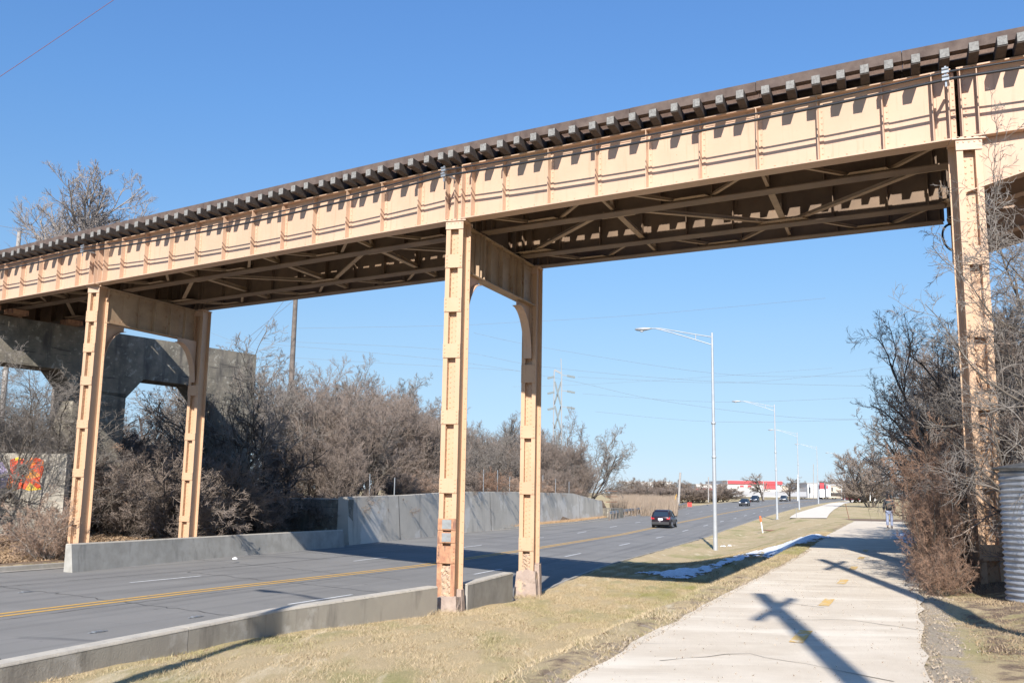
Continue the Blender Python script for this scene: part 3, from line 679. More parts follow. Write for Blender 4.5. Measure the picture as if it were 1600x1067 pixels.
# corroded foot of column B
def rel(c, x, y, z, wx, b3): return c+wx*x+b3*y+Z3*z
zz = lambda y: at_y(700, y, YB)[2]
foot = footing(ccB-b3B*.10, wxB, b3B, -3.5, zz(934), .80, .64, .80, 3, M['footing'], bridge)
footing(ccB+wxB*.24+b3B*.30, wxB, b3B, -3.5, zz(922), .30, .16, .30, 5, M['footing'], bridge)
rr = random.Random(2)
rough_fill(ccB+b3B*.05, wxB, b3B, zz(938), zz(884), .25, 2, M['crumb'], 'crumbling concrete infill at the foot of the front middle leg')
for ya, yb, mt, nm in ((810, 828, 'greyplate', 'grey_patch_plate'), (831, 848, 'greyplate', 'grey_patch_plate')):
    m = MB(); m.obox(rel(ccB, 0, -.02, (zz(ya)+zz(yb))/2, wxB, b3B), wxB, b3B, Z3, .47, .02, zz(ya)-zz(yb)); o = m.build('rusty_batten', M['rust'], bridge)
    m = MB(); m.obox(rel(ccB, .0, -.034, (zz(ya)+zz(yb))/2, wxB, b3B), wxB, b3B, Z3, .24, .012, (zz(ya)-zz(yb))*.8); m.build(nm, M[mt], o)
m = MB(); m.obox(rel(ccB, 0, -.022, (zz(853)+zz(880))/2, wxB, b3B), wxB, b3B, Z3, .48, .02, zz(853)-zz(880))
for s in (-1, 1):
    for q in range(5): m.dome(rel(ccB, s*.2, -.032, zz(878)+q*.085, wxB, b3B), -b3B, .018)
tag(m.build('rusty_batten', M['rust'], bridge), 'rust streaked batten plate low on the front middle leg')
for s in (-1, 1):
    m = MB(); m.obox(rel(ccB, s*.18, -.006, (zz(850)+zz(932))/2, wxB, b3B), wxB, b3B, Z3, .11, .014, zz(806)-zz(932)); m.build('rusty_flange', M['rust'], bridge)
zf = lambda y: at_y(825, y, yf)[2]
footing(ccBf-b3B*.08, wxB, b3B, -3.5, zf(893), .80, .62, .80, 8, M['footing'], bridge)
footing(ccBf+wxB*.25+b3B*.25, wxB, b3B, -3.5, zf(882), .30, .20, .34, 9, M['footing'], bridge)
rough_fill(ccBf+b3B*.04, wxB, b3B, zf(898), zf(866), .25, 7, M['crumb'], 'crumbling concrete infill at the foot of the rear middle leg')

# cables slung along the near face, with their brackets at each bent
cab = thing('signal_cable', (NP[3][0], NP[3][1], 8), 'pair of black cables slung along the near girder face on small brackets', 'cable')
nn = []
for i in range(1, 5):
    d = u2(NP[i+1]-NP[i]) if i < 5 else None; nn.append(np.array([d[1], -d[0]]))
bp = []
for i in (1, 2, 3, 4, 5):
    d = u2(NP[i]-NP[i-1]); d2 = u2(NP[min(i+1, 5)]-NP[i]) if i < 5 else d; n = u2(np.array([d[1]+d2[1], -d[0]-d2[0]])); bp.append((NP[i]+d*.0, n, d))
for k, (zoff, r_) in enumerate(((8.13, .020), (7.98, .030))):
    m = MB(); pts = []
    bps = [(NP[0], bp[0][1], None)]+bp
    for (p, n, _), (q, n2, _) in zip(bps[:-1], bps[1:]):
        L = np.linalg.norm(q-p)
        for t in np.linspace(0, 1, 13)[:-1]:
            sg = -.20*4*t*(1-t)*(L/16)**2*(1.0 if k == 0 else .9)
            c = p+(q-p)*t+(n+(n2-n)*t)*.52; pts.append(v3(c, zoff+sg+.06))
    m.tube(pts, r_, 6); m.build('cable', M['cable'], cab)
for (p, n, d) in bp:
    m = MB(); c = p-d*.12; n3 = v3(n, 0); d3 = v3(d, 0)
    m.obox(v3(c, 8.1)+n3*.33, d3, n3, Z3, .05, .50, .05); m.obox(v3(c, 8.1)+n3*.52, d3, n3, Z3, .035, .03, .42)
    for z in (8.19, 8.04): m.obox(v3(c, z)+n3*.55, d3, n3, Z3, .13, .05, .06); m.tube([v3(c, z+.05)+n3*.57-d3*.06, v3(c, z+.05)+n3*.57+d3*.06], .03, 6)
    m.build('bracket', M['galv'], cab)
# coil of spare cable beside the right leg
m = MB(); cc = at_y(1489, 371, 20.2)
for r_ in (.30, .32): m.tube([cc+np.array([cos(t)*r_*.72, sin(t)*.05, sin(t)*r_]) for t in np.linspace(0, 2*pi, 25)], .017, 5, cap=False)
m.tube([cc+np.array([.1, 0, .3]), cc+np.array([.14, .05, .9]), cc+np.array([.2, .1, 1.6])], .012, 5)
tag(m.build('cable_coil', M['cable']), 'coil of black cable hanging beside the right hand bridge leg', 'cable')

# ------------------------------------------------------------------ walls
def poly_wall(name, pts, z0, z1, th, mt, capm, label, side=-1, caph=.03, joints=(), cat='wall', batter=0.0):
    """pts front-base line (x,y); wall body behind it"""
    o = thing(name, (*pts[0], z0 if not callable(z0) else z0(0)), label, cat)
    P_ = [np.array(p, float) for p in pts]; n = len(P_); V = []
    for i, p in enumerate(P_):
        d = u2(P_[min(i+1, n-1)]-P_[max(i-1, 0)]); nr = np.array([-d[1], d[0]])   # left of travel
        a, b = (z0 if not callable(z0) else z0(i)), (z1 if not callable(z1) else z1(i))
        V += [v3(p, a), v3(p+nr*batter, b), v3(p+nr*(batter+th), b), v3(p+nr*(th+batter), a)]
    F = [(i*4+j, i*4+(j+1)%4, i*4+4+(j+1)%4, i*4+4+j) for i in range(n-1) for j in range(4)]+[(0, 3, 2, 1), (n*4-4, n*4-3, n*4-2, n*4-1)]
    m = MB(); m.add(V, F); m.build('wall_face', mt, o)
    c = MB(); W = []
    for i, p in enumerate(P_):
        d = u2(P_[min(i+1, n-1)]-P_[max(i-1, 0)]); nr = np.array([-d[1], d[0]]); b = (z1 if not callable(z1) else z1(i))
        W += [v3(p+nr*(batter-.004), b-.01), v3(p+nr*(batter+.02), b+caph), v3(p+nr*(batter+th-.02), b+caph), v3(p+nr*(th+batter+.004), b-.01)]
    c.add(W, F); c.build('coping', capm, o)
    return o
pw = [(x-.0, y) for x, y in WR]
# densify and cut joints
def densify(pts, step):
    out = []
    for a, b in zip(pts[:-1], pts[1:]):
        a = np.array(a, float); b = np.array(b, float); k = max(1, int(np.linalg.norm(b-a)/step))
        out += [tuple(a+(b-a)*i/k) for i in range(k)]
    return out+[tuple(pts[-1])]
segs = [[(-13.0, -4), (-9.3, 5), (-6.56, 12.55)], [(-6.553, 12.57), (-6.4, 13.0), (-5.23, 16.3)], [(-5.225, 16.32), (-4.3, 18.9), (-1.70, 23.86)]]
labs = ['grey concrete roadside wall section nearest the camera, cracked at its end', 'grey concrete roadside wall section with a spalled patch, second from the near end', 'grey concrete roadside wall section ending against the front middle bridge leg']
for sg, lb in zip(segs, labs):
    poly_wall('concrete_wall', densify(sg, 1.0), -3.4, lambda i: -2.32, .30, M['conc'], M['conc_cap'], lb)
poly_wall('concrete_wall', [(-1.02, 25.0), (.14, 28.75)], -3.4, -2.36, .30, M['conc_pale'], M['conc_cap'], 'short pale concrete wall section between the two middle bridge legs')
# left low wall
lw = [on_road(x, y, .17) for x, y in ((116, 886), (200, 878), (300, 868.5), (420, 858), (540, 849))]
lwt = [float(at_y(x, y, p[1]+.2)[2]) for (x, y), p in zip(((116, 850.5), (200, 846), (300, 840.5), (420, 834), (540, 828)), lw)]
poly_wall('low_retaining_wall', [(p[0], p[1]) for p in lw], lambda i: -3.2, lambda i: lwt[i], .22, M['conc_pale'], M['conc_cap'], 'low sloping concrete retaining wall in front of the left bridge legs', batter=.18)
tw = [on_road(x, y, .12) for x, y in ((547, 848), (640, 838.5), (726, 829.7), (805.5, 822.6), (899, 812.5), (944, 808.6))]
twt = [float(at_y(x, y, p[1]+.25)[2]) for (x, y), p in zip(((545, 777), (640, 774), (726, 768.5), (805.5, 768.5), (899, 771), (944, 783)), tw)]
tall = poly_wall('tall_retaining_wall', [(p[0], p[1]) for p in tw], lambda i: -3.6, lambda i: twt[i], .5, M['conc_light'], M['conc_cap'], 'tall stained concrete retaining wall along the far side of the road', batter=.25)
poly_wall('wing_wall', [(tw[0][0]-7.5, tw[0][1]+2.5), (tw[0][0]-.15, tw[0][1]+.12)], -3.4, twt[0]-.1, .5, M['conc_dark'], M['conc_cap'], 'concrete wing wall turning back from the tall retaining wall')  # dark concrete stands in for the bridge shadow on this wall
jw = thing('wall_joints', (tw[0][0], tw[0][1], -2), '', '') if False else None
for k in range(1, 6):
    f_ = k/6*5; i_ = min(4, int(f_)); g_ = f_-i_; p_ = np.array(tw[i_][:2])+(np.array(tw[i_+1][:2])-np.array(tw[i_][:2]))*g_; d_ = u2(np.array(tw[i_+1][:2])-np.array(tw[i_][:2])); n_ = np.array([-d_[1], d_[0]]); zt_ = twt[i_]+(twt[i_+1]-twt[i_])*g_
    m = MB(); m.prism([v3(p_-n_*.006, -3.5), v3(p_+d_*.07-n_*.006, -3.5), v3(p_+d_*.07+n_*(.25-.006), zt_), v3(p_+n_*(.25-.006), zt_)], v3(n_*.004, 0)); m.build('joint', M['seal_dark'], tall)
# end block with iron railing
EX, EY = float(tw[-1][0]), float(tw[-1][1])
eb = thing('wall_end_block', (EX, EY, -3), 'dark concrete block with iron railings at the far end of the tall wall', 'wall')
m = MB(); m.obox((EX+1.2, EY+3.0, -2.45), v3(u2((2.2, 5.2)), 0), v3(u2((-5.2, 2.2)), 0), Z3, 5.0, 1.2, 1.5); m.build('block', M['conc_dark'], eb)
m = MB(); dv = u2((2.2, 5.2)); p0 = np.array([EX+.3, EY+.9])
for k in range(5): q = p0+dv*k*1.05; r_ = MB(); r_.bar(v3(q, -1.7), v3(q, .35), .1, .1); r_.build('post', M['rust'], eb)
for z in (-1.0, -.4, .25): r_ = MB(); r_.bar(v3(p0, z), v3(p0+dv*4.3, z), .09, .09); r_.build('rail', M['rust'], eb)
# shadowed old concrete pier with openings
PQ, PD = np.array([-20.5, 39.0]), u2((.55, .84)); PN = np.array([PD[1], -PD[0]])
pier = thing('concrete_pier', (*PQ, -2.5), 'massive old concrete bridge pier with openings behind the left legs', 'pier')
def pslab(s0, s1, za, zb_, nm='pier_column', back=1.5, poly=None):
    m = MB()
    if poly is None: poly = [(s0, za), (s1, za), (s1, zb_), (s0, zb_)]
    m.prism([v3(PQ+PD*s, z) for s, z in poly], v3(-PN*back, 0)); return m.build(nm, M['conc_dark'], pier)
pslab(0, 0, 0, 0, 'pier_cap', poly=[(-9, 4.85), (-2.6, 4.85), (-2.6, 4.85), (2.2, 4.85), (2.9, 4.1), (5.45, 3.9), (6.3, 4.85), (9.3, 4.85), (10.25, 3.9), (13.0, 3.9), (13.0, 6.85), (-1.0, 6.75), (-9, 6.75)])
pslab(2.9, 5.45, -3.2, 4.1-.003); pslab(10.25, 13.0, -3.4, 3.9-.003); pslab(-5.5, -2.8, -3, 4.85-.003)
for t in FR: q = NP[1]+(FP[1]-NP[1])*t; m = MB(); m.obox(v3(q, 6.88), v3(PD, 0), v3(PN, 0), Z3, .7, .6, .2); m.build('bearing', M['rust'], pier)

# ------------------------------------------------------------------ street lamps
LH = 12.9
AR = np.array([-.902, .43, 0]); 
def make_lamp(loc, label):
    t = thing('street_lamp', loc, label, 'street lamp', 'street lamps along the right side of the road', local=True)
    m = MB(); m.tube([(0, 0, 0.05), (0, 0, 3), (0, 0, LH)], [.135, .118, .065], 12); o = m.build('pole', M['lamp_pole'], t)
    m = MB(); m.obox((0, 0, .03), (1, 0, 0), (0, 1, 0), Z3, .42, .42, .06); m.build('base_plate', M['lamp_pole'], t)
    for z in (5.4, 7.4): m = MB(); m.lathe((0, 0, z), [(.10, 0), (.135, .02), (.135, .14), (.095, .16)], 12); m.build('collar', M['lamp_pole'], t)
    def ap(r, z): return AR*r+Z3*z
    m = MB(); m.tube([ap(.05, LH-.25), ap(1.2, LH+.0), ap(2.4, LH+.27), ap(3.2, LH+.45), ap(3.9, LH+.50)], .035, 6)
    m.tube([ap(.05, LH-.72), ap(1.2, LH-.30), ap(2.4, LH+.12), ap(3.2, LH+.38), ap(3.5, LH+.46)], .035, 6); m.tube([ap(1.0, LH-.37), ap(1.0, LH-.05)], .03, 5)
    m.build('arm', M['lamp_pole'], t)
    m = MB(); prof = [(3.75, .05), (3.95, .10), (4.2, .16), (4.5, .17), (4.75, .12), (4.85, .03)]; k = 10; sd_ = np.cross(AR, Z3); V = []
    for r, q in prof:
        for j in range(k):
            a = 2*pi*j/k; V.append(ap(r, LH+.49+sin(a)*q*(.55 if sin(a) > 0 else .8))+sd_*cos(a)*q*1.0)
    m.add(V, [(i*k+j, i*k+(j+1)%k, (i+1)*k+(j+1)%k, (i+1)*k+j) for i in range(5) for j in range(k)]+[tuple(range(k))[::-1], tuple(range(5*k, 6*k))], True); m.build('lamp_head', M['lamp_pole'], t)
    m = MB(); m.lathe(tuple(ap(4.4, LH+.33)), [(.0, -.05), (.09, -.03), (.12, .04)], 10); m.build('lens', M['clear_lens'], t)
    return t
L1 = at_y(1118, 862, 57.0); lamp = make_lamp(L1, 'tall silver street lamp nearest the bridge, standing on the grass in front of the road')
lamp_spots = [(1214.5, 811, 109.5, 'second silver street lamp beyond the nearest one, beside the white topped marker post'), (1249, 796, 163, 'third silver street lamp along the kerb, beside the start of the pale sidewalk'), (1279, 787, 219, 'fourth street lamp along the kerb, in front of the red car'), (1320, 781.5, 275, 'farthest street lamp of the row, beside the pale sidewalk bend')]
for px, py, Y, lb in lamp_spots:
    q = at_y(px, py, Y); dup(lamp, q, 0, lb)
hz = at_y(420, 923, 1)  # the lamp whose shadow falls on the near lane stands left of the camera, outside the picture
sh = on_road(420, 923); hh = LH-2.9+.5; Ls = (hh-sh[2])/math.tan(SUN_EL); hd = np.array([sh[0]-sin(SUN_AZ)*Ls, sh[1]-cos(SUN_AZ)*Ls]); pb = hd-AR[:2]*4.4
dup(lamp, (pb[0], pb[1], -2.9), 0, 'street lamp left of the camera whose shadow crosses the near wall')

# ------------------------------------------------------------------ cars
def make_car(kind, paint, loc, rz, label, name='parked_car', front_lights=True, cat='car'):
    t = thing(name, loc, label, cat, 'cars driving on the road', rz, local=True)
    # x forward, length 4.3, width 1.78, height 1.6 (suv) / 1.45 (sedan)
    suv = kind == 'suv'; Lh = 2.15 if suv else 2.3; W = .89; H = 1.6 if suv else 1.44
    if suv: prof = [(-2.12, .35, .80), (-2.15, .45, .98), (-2.08, .32, 1.02), (-1.6, .28, 1.03), (-.6, .26, .99), (.6, .26, .97), (1.0, .26, .98), (1.7, .28, .88), (2.05, .32, .76), (2.15, .42, .62)]
    else: prof = [(-2.26, .38, .80), (-2.3, .45, .92), (-2.2, .32, .96), (-1.6, .26, .98), (-.6, .24, .93), (.6, .24, .91), (1.1, .24, .93), (1.8, .26, .82), (2.2, .30, .70), (2.3, .40, .58)]
    V = []; n = 10
    for x, zb_, zt_ in prof:
        e = 1-.10*(abs(x)/Lh)**4
        w_ = W*e; V += [(x, -w_*.92, zb_), (x, -w_, zb_+.14), (x, -w_*1.0, (zb_+zt_)/2), (x, -w_*.97, zt_-.08), (x, -w_*.86, zt_), (x, w_*.86, zt_), (x, w_*.97, zt_-.08), (x, w_, (zb_+zt_)/2), (x, w_, zb_+.14), (x, w_*.92, zb_)]
    F = [(i*n+j, (i+1)*n+j, (i+1)*n+(j+1)%n, i*n+(j+1)%n) for i in range(len(prof)-1) for j in range(n)]+[tuple(range(n)), tuple(range((len(prof)-1)*n, len(prof)*n))[::-1]]
    m = MB(); m.add(V, F, True); body = m.build('body', paint, t)
    zt0 = .93
    cab_ = [(-2.02, zt0, .80), (-1.78, H-.16, .66), (-1.55, H-.03, .62), (-.6, H, .62), (.1, H-.03, .61), (.35, H-.10, .62), (1.15, zt0-.02, .78)] if suv else [(-1.75, zt0-.02, .78), (-1.1, H-.10, .62), (-.7, H-.02, .60), (-.1, H, .60), (.3, H-.06, .60), (.45, H-.10, .61), (1.25, zt0-.06, .78)]
    m = MB(); g = MB()
    V = []
    for x, z, w_ in cab_: V += [(x, -.82 if z < 1.0 else -w_-.02, min(z, zt0)-.03) if False else (x, -.80, zt0-.04), (x, -w_, z), (x, w_, z), (x, .80, zt0-.04)]
    nn_ = len(cab_); g.add(V, [(i*4+j, (i+1)*4+j, (i+1)*4+j+1, i*4+j+1) for i in range(nn_-1) for j in (0, 2)]+[(0, 1, 2, 3)]+[(1, 5, 6, 2), ((nn_-2)*4+1, (nn_-1)*4+1, (nn_-1)*4+2, (nn_-2)*4+2)])
    g.build('window_glass', M['glass'], t)
    m = MB(); k = 1; V = [];
    for x, z, w_ in cab_[1:-1]: V += [(x, -w_-.012, z-.045), (x, -w_*.9, z+.012), (x, w_*.9, z+.012), (x, w_+.012, z-.045)]
    m.add(V, [(i*4+j, (i+1)*4+j, (i+1)*4+j+1, i*4+j+1) for i in range(nn_-3) for j in (0, 1, 2)], True)
    for s in (-1, 1):
        for a, b, wd in ((cab_[0], cab_[1], .12), (cab_[-1], cab_[-2], .07)): m.bar((a[0], s*(.80), zt0-.03), (b[0], s*(b[2]+.01), b[1]-.03), wd, .05)
        m.bar((-.35, s*.81, zt0-.03), (-.42, s*.635, H-.06), .07, .03)
        m.bar((-1.15, s*.81, zt0-.03), (-1.2, s*.64, H-.08), .10, .03)
    m.build('roof', paint, t)
    xw = 1.30
    for sx in (-1.28, 1.32):
        for s in (-1, 1):
            m = MB(); r = .335
            m.tube([(sx, s*.70, r), (sx, s*.73, r), (sx, s*.885, r), (sx, s*.905, r)], [r*.95, r, r, r*.93], 16); o = m.build('wheel', M['rubber'], t)
            m = MB(); m.tube([(sx, s*.90, r), (sx, s*.918, r)], [r*.66, r*.60], 10); m.build('rim', M['alloy'], o)
            m = MB(); V = [(sx+cos(a)*.42, s*.893, .335+sin(a)*.42) for a in np.linspace(-.1, pi+.1, 12)]+[(sx+cos(a)*.345, s*.895, .335+sin(a)*.345) for a in np.linspace(-.1, pi+.1, 12)]
            m.add(V, [(i, i+1, 13+i, 12+i) for i in range(11)]); m.build('wheel_arch', M['black_plastic'], t)
    xr_ = -Lh+.02
    for s in (-1, 1):
        m = MB(); m.prism([(xr_-.0, s*.52, .80), (xr_+.02, s*.83, .78), (xr_+.12, s*.85, .98), (xr_+.02, s*.66, .94)] if s > 0 else [(xr_-.0, s*.52, .80), (xr_+.02, s*.66, .94), (xr_+.12, s*.85, .98), (xr_+.02, s*.83, .78)], (-.045, s*.01, 0)); m.build('tail_light', M['red_lens'], t)
        m = MB(); m.obox((Lh-.10, s*.62, .70), (.95, 0, -.2), (0, 1, 0), Z3, .12, .34, .13); m.build('headlight', M['clear_lens'], t)
        m = MB(); m.obox((.72, s*.93, 1.0), (1, 0, 0), (0, 1, 0), Z3, .13, .2, .13); m.build('wing_mirror', M['black_plastic'], t)
    m = MB(); m.obox((-Lh-.01, 0, .78 if suv else .74), (1, 0, 0), (0, 1, 0), Z3, .03, .42, .17); m.build('number_plate', M['plate'], t)
    m = MB(); m.obox((-Lh+.0, 0, .44), (1, 0, 0), (0, 1, 0), Z3, .10, 1.56, .24); m.build('bumper', M['black_plastic'], t)
    m = MB(); m.obox((Lh-.02, 0, .44), (1, 0, 0), (0, 1, 0), Z3, .10, 1.5, .24); m.obox((Lh-.04, 0, .62), (1, 0, 0), (0, 1, 0), Z3, .06, .7, .12); m.build('grille', M['black_plastic'], t)
    m = MB(); m.obox((0, 0, .24), (1, 0, 0), (0, 1, 0), Z3, Lh*1.7, 1.5, .16); m.build('underbody', M['black_plastic'], t)
    return t
def cpaint(nm, c, met=.4): return mat(nm, c, .28, met, spec=.6)
def heading(Y): a = np.array([XCY(Y+3)-XCY(Y-3), 6.0]); return math.atan2(a[1], a[0])
p1 = cpaint('dark_maroon_paint', (.035,.022,.03)); p2 = cpaint('black_paint', (.02,.022,.03)); p3 = cpaint('dark_blue_paint', (.02,.03,.055)); p4 = cpaint('red_car_paint', (.42,.03,.04)); p5 = cpaint('grey_car_paint', (.10,.11,.12)); p6 = cpaint('silver_car_paint', (.4,.42,.44))
def carpos(px, py): q = on_road(px, py); return q
def put(kind, paint, px, py, away, label, name):
    q = carpos(px, py); make_car(kind, paint, q, heading(q[1])+(0 if away else pi), label, name)
put('suv', p1, 1038.5, 823.5, True, 'dark maroon SUV driving away with its red tail lights towards the camera', 'suv')
put('sedan', p2, 1163.5, 790.3, False, 'black sedan driving towards the camera, nearest of the oncoming cars', 'sedan')
put('suv', p3, 1179.5, 784.2, False, 'dark blue SUV driving just behind the black sedan', 'suv')
put('suv', p5, 1224.5, 783.3, False, 'dark grey car coming on alone beside the second street lamp', 'suv')
put('sedan', p4, 1281, 779.6, True, 'dark red car in front of the red and white sign', 'sedan')
put('suv', p2, 1291.5, 778.2, True, 'black car just right of the tall red and white sign', 'suv')
put('sedan', p4, 1326.5, 779.2, True, 'bright red car farther along the road beside the last street lamp', 'sedan')
put('suv', p6, 1334.5, 778.2, True, 'pale car just right of the bright red car', 'suv')

# ------------------------------------------------------------------ person walking away on the path
def skin_mesh(name, verts, edges, radii, mt, parent, sub=2, root=0):
    me = bpy.data.meshes.new(name); me.from_pydata([tuple(map(float, v)) for v in verts], edges, []); me.update()
    o = bpy.data.objects.new(name, me); col.objects.link(o); me.materials.append(mt); o.parent = parent
    sk = o.modifiers.new('skin', 'SKIN'); sk.use_smooth_shade = True
    layer = me.skin_vertices[0] if me.skin_vertices else None
    if layer is None:
        bm = __import__('bmesh').new(); bm.from_mesh(me); bm.verts.layers.skin.verify(); bm.to_mesh(me); bm.free(); layer = me.skin_vertices[0]
    for i, r in enumerate(radii): layer.data[i].radius = (r, r) if not isinstance(r, tuple) else r; layer.data[i].use_root = (i == root)
    ss = o.modifiers.new('sub', 'SUBSURF'); ss.levels = sub; ss.render_levels = sub
    return o
M['skin'] = mat('skin', (.25,.14,.09), .6); M['hair'] = mat('black_hair', (.012,.011,.012), .7); M['jacket'] = mat('black_jacket', (.018,.019,.028), .75, 0, (.03,.035,.045), 12, .3, 40)
M['jeans'] = mat('pale_blue_jeans', (.30,.34,.46), .85, 0, (.20,.23,.33), 7, .3, 60); M['shoe'] = mat('dark_shoes', (.03,.03,.035), .6); M['pack'] = mat('grey_green_pack', (.045,.06,.06), .8)
pp = on_z(1390.5, 825.5, -1.59)
person = thing('person', pp, 'person in a black jacket and pale blue jeans walking away on the path', 'person', rz=math.atan2(-.41, 1.0), local=True)
# y forward (away), x right
bv = [(0,0,.95),(0,.0,1.12),(0,.01,1.30),(0,.0,1.44),(0,.01,1.52),(0,.03,1.62),(0,.03,1.70),
      (.10,.0,.90),(.105,.10,.50),(.105,.02,.10),(.105,.13,.035),(-.10,0,.90),(-.10,-.04,.50),(-.10,-.20,.12),(-.10,-.10,.04),
      (.19,0,1.40),(.25,-.06,1.14),(.25,.06,.92),(.25,.10,.84),(-.19,0,1.40),(-.25,.06,1.14),(-.25,.18,.95),(-.25,.22,.88)]
be = [(0,1),(1,2),(2,3),(3,4),(4,5),(5,6),(0,7),(7,8),(8,9),(9,10),(0,11),(11,12),(12,13),(13,14),(3,15),(15,16),(16,17),(17,18),(3,19),(19,20),(20,21),(21,22)]
brr = [.13,.12,.14,.10,.05,.085,.075,.09,.06,.04,.035,.09,.06,.04,.035,.065,.045,.033,.03,.065,.045,.033,.03]
skin_mesh('body', bv, be, brr, M['skin'], person)
for fs in (1, -1):
    m = MB()
    bx = fs*.25; by = .10 if fs > 0 else .22; bz_ = .84 if fs > 0 else .88
    for k in range(4): m.tube([(bx-.01, by+.02-.014*k*1, bz_-.01), (bx-.012, by+.03-.016*k, bz_-.055), (bx-.03, by+.035-.016*k, bz_-.085+.006*abs(k-1))], [.009, .008, .006], 5)
    m.tube([(bx-.02, by+.03, bz_+.01), (bx-.04, by+.05, bz_-.03), (bx-.045, by+.05, bz_-.055)], [.010, .009, .007], 5); m.build('fingers', M['skin'], person)
jv = [(0,0,.88),(0,-.005,1.05),(0,.0,1.28),(0,0,1.43),(.19,0,1.41),(.255,-.06,1.14),(.255,.05,.94),(-.19,0,1.41),(-.255,.06,1.14),(-.255,.17,.965)]
skin_mesh('jacket', jv, [(0,1),(1,2),(2,3),(3,4),(4,5),(5,6),(3,7),(7,8),(8,9)], [(.19,.15),(.185,.15),(.19,.16),(.11,.11),.085,.068,.055,.085,.068,.055], M['jacket'], person)
skin_mesh('trousers', [(0,0,.93),(.10,.0,.84),(.105,.09,.50),(.105,.02,.10),(-.10,0,.84),(-.10,-.04,.50),(-.10,-.19,.14)], [(0,1),(1,2),(2,3),(0,4),(4,5),(5,6)], [.14,.105,.078,.068,.105,.078,.068], M['jeans'], person)
m = MB(); m.lathe((0, .005, 1.62), [(.0, .185), (.075, .17), (.115, .10), (.125, .02), (.118, -.07), (.09, -.12)], 14); m.build('hair', M['hair'], person)
for x, y, z in ((.105, .07, .0), (-.10, -.13, .02)):
    m = MB(); m.tube([(x, y-.11, z+.045), (x, y-.04, z+.05), (x, y+.08, z+.045), (x, y+.15, z+.03)], [.035, .048, .045, .03], 8); m.build('shoe', M['shoe'], person)
m = MB(); 
V = []; 
for z, w_, d_ in ((1.02, .11, .05), (1.06, .135, .08), (1.25, .135, .10), (1.38, .12, .08), (1.42, .09, .03)): V += [(-w_, -.15-d_*.2, z), (-w_*.8, -.15-d_, z), (w_*.8, -.15-d_, z), (w_, -.15-d_*.2, z)]
m.add(V, [(i*4+j, i*4+(j+1)%4, i*4+4+(j+1)%4, i*4+4+j) for i in range(4) for j in range(4)]+[(3,2,1,0), (16,17,18,19)], True); m.build('backpack', M['pack'], person)

# ------------------------------------------------------------------ corrugated metal tank
tk = thing('metal_tank', (8.57, 15.2, -1.62), 'grey corrugated metal tank with a dark lid at the right edge beside the path', 'tank')
R_ = .80; m = MB(); prof = []; z = 0.0; H_ = 2.12
while z < H_: prof.append((R_+.016*cos(z/.088*2*pi), z)); z += .011
m.lathe((8.57, 15.2, -1.62), prof, 72); body = m.build('tank_wall', mat('weathered_corrugated_steel', (.46,.48,.51), .5, .45, (.25,.265,.29), 1.6, .1, 40, layers=[((.20,.16,.13), 3.0, .62, .75, (1.5, 1.5, .25)), ((.50,.52,.54), 6, .6, .68, (1, 1, 1))]), tk)
m = MB(); m.lathe((8.57, 15.2, -1.62), [(R_+.075, H_-.035), (R_+.09, H_-.02), (R_+.085, H_), (R_*.6, H_+.085), (0, H_+.12)], 48); m.lathe((8.57, 15.2, -1.62), [(R_+.07, H_-.03), (R_-.1, H_-.02)], 48); m.build('lid', mat('dark_lid', (.07,.075,.08), .5, .3, (.14,.14,.14), 6), tk)
def tkp(ang, z, r=R_+.03): return np.array([8.57+cos(ang)*r, 15.2+sin(ang)*r, -1.62+z])
for z in (1.72, 1.13, .40):
    m = MB(); a = radians(-124-0); nv = np.array([cos(a), sin(a), 0]); tv = np.array([-sin(a), cos(a), 0])
    m.obox(tkp(a, z), tv, nv, Z3, .075, .02, .20); m.obox(tkp(a, z, R_+.045)+tv*.03, tv, nv, Z3, .012, .03, .18); m.obox(tkp(a, z, R_+.045)-tv*.02, tv, nv, Z3, .03, .02, .03); m.build('latch', M['galv'], tk)
m = MB()
for q in range(24): a = radians(-116); m.dome(tkp(a, .06+q*.088, R_+.018), np.array([cos(a), sin(a), 0]), .013)
for q in range(14): a = radians(-112+rr.uniform(-2, 8)); m.dome(tkp(a, .1+q*.14, R_+.018), np.array([cos(a), sin(a), 0]), .013)
m.build('rivet_seam', M['white_paint'], tk)

# ------------------------------------------------------------------ utility poles
def upole(name, base, H, r0, r1, mt, label, arm=None, armz=1.4, lean=(0, 0), group=None, extras=True):
    t = thing(name, base, label, 'utility pole', group)
    b = np.array(base, float); top = b+np.array([lean[0], lean[1], H])
    m = MB(); m.tube([b-Z3*.2, b+(top-b)*.5, top], [r0, (r0+r1)/2, r1], 10); m.build('pole', mt, t)
    if arm is not None:
        c = top-Z3*armz; a3 = v3(arm, 0); m = MB(); m.bar(c-a3/2, c+a3/2, .12, .14); o = m.build('crossarm', mt, t)
        for s in (-.45, -.15, .15, .45): m = MB(); m.lathe(tuple(c+a3*s+Z3*.07), [(.02, 0), (.045, .03), (.03, .07), (.05, .11), (0, .15)], 8); m.build('insulator', M['galv'], o)
    return t
SD = np.array([sin(SUN_AZ), cos(SUN_AZ)])/math.tan(SUN_EL)
for tip, H, arm, lb in ((on_z(1188, 928, -1.6), 12.2, (1.25, 2.7), 'timber utility pole with a crossarm behind the camera, shadow on the near path'), (on_z(1283, 874, -1.6), 12.2, (1.4, 2.9), 'timber utility pole with a crossarm right of the camera, shadow ending at the path')):
    upole('utility_pole', (tip[0]-SD[0]*H, tip[1]-SD[1]*H, -1.6), H, .17, .13, M['wood_pole'], lb, arm=arm)
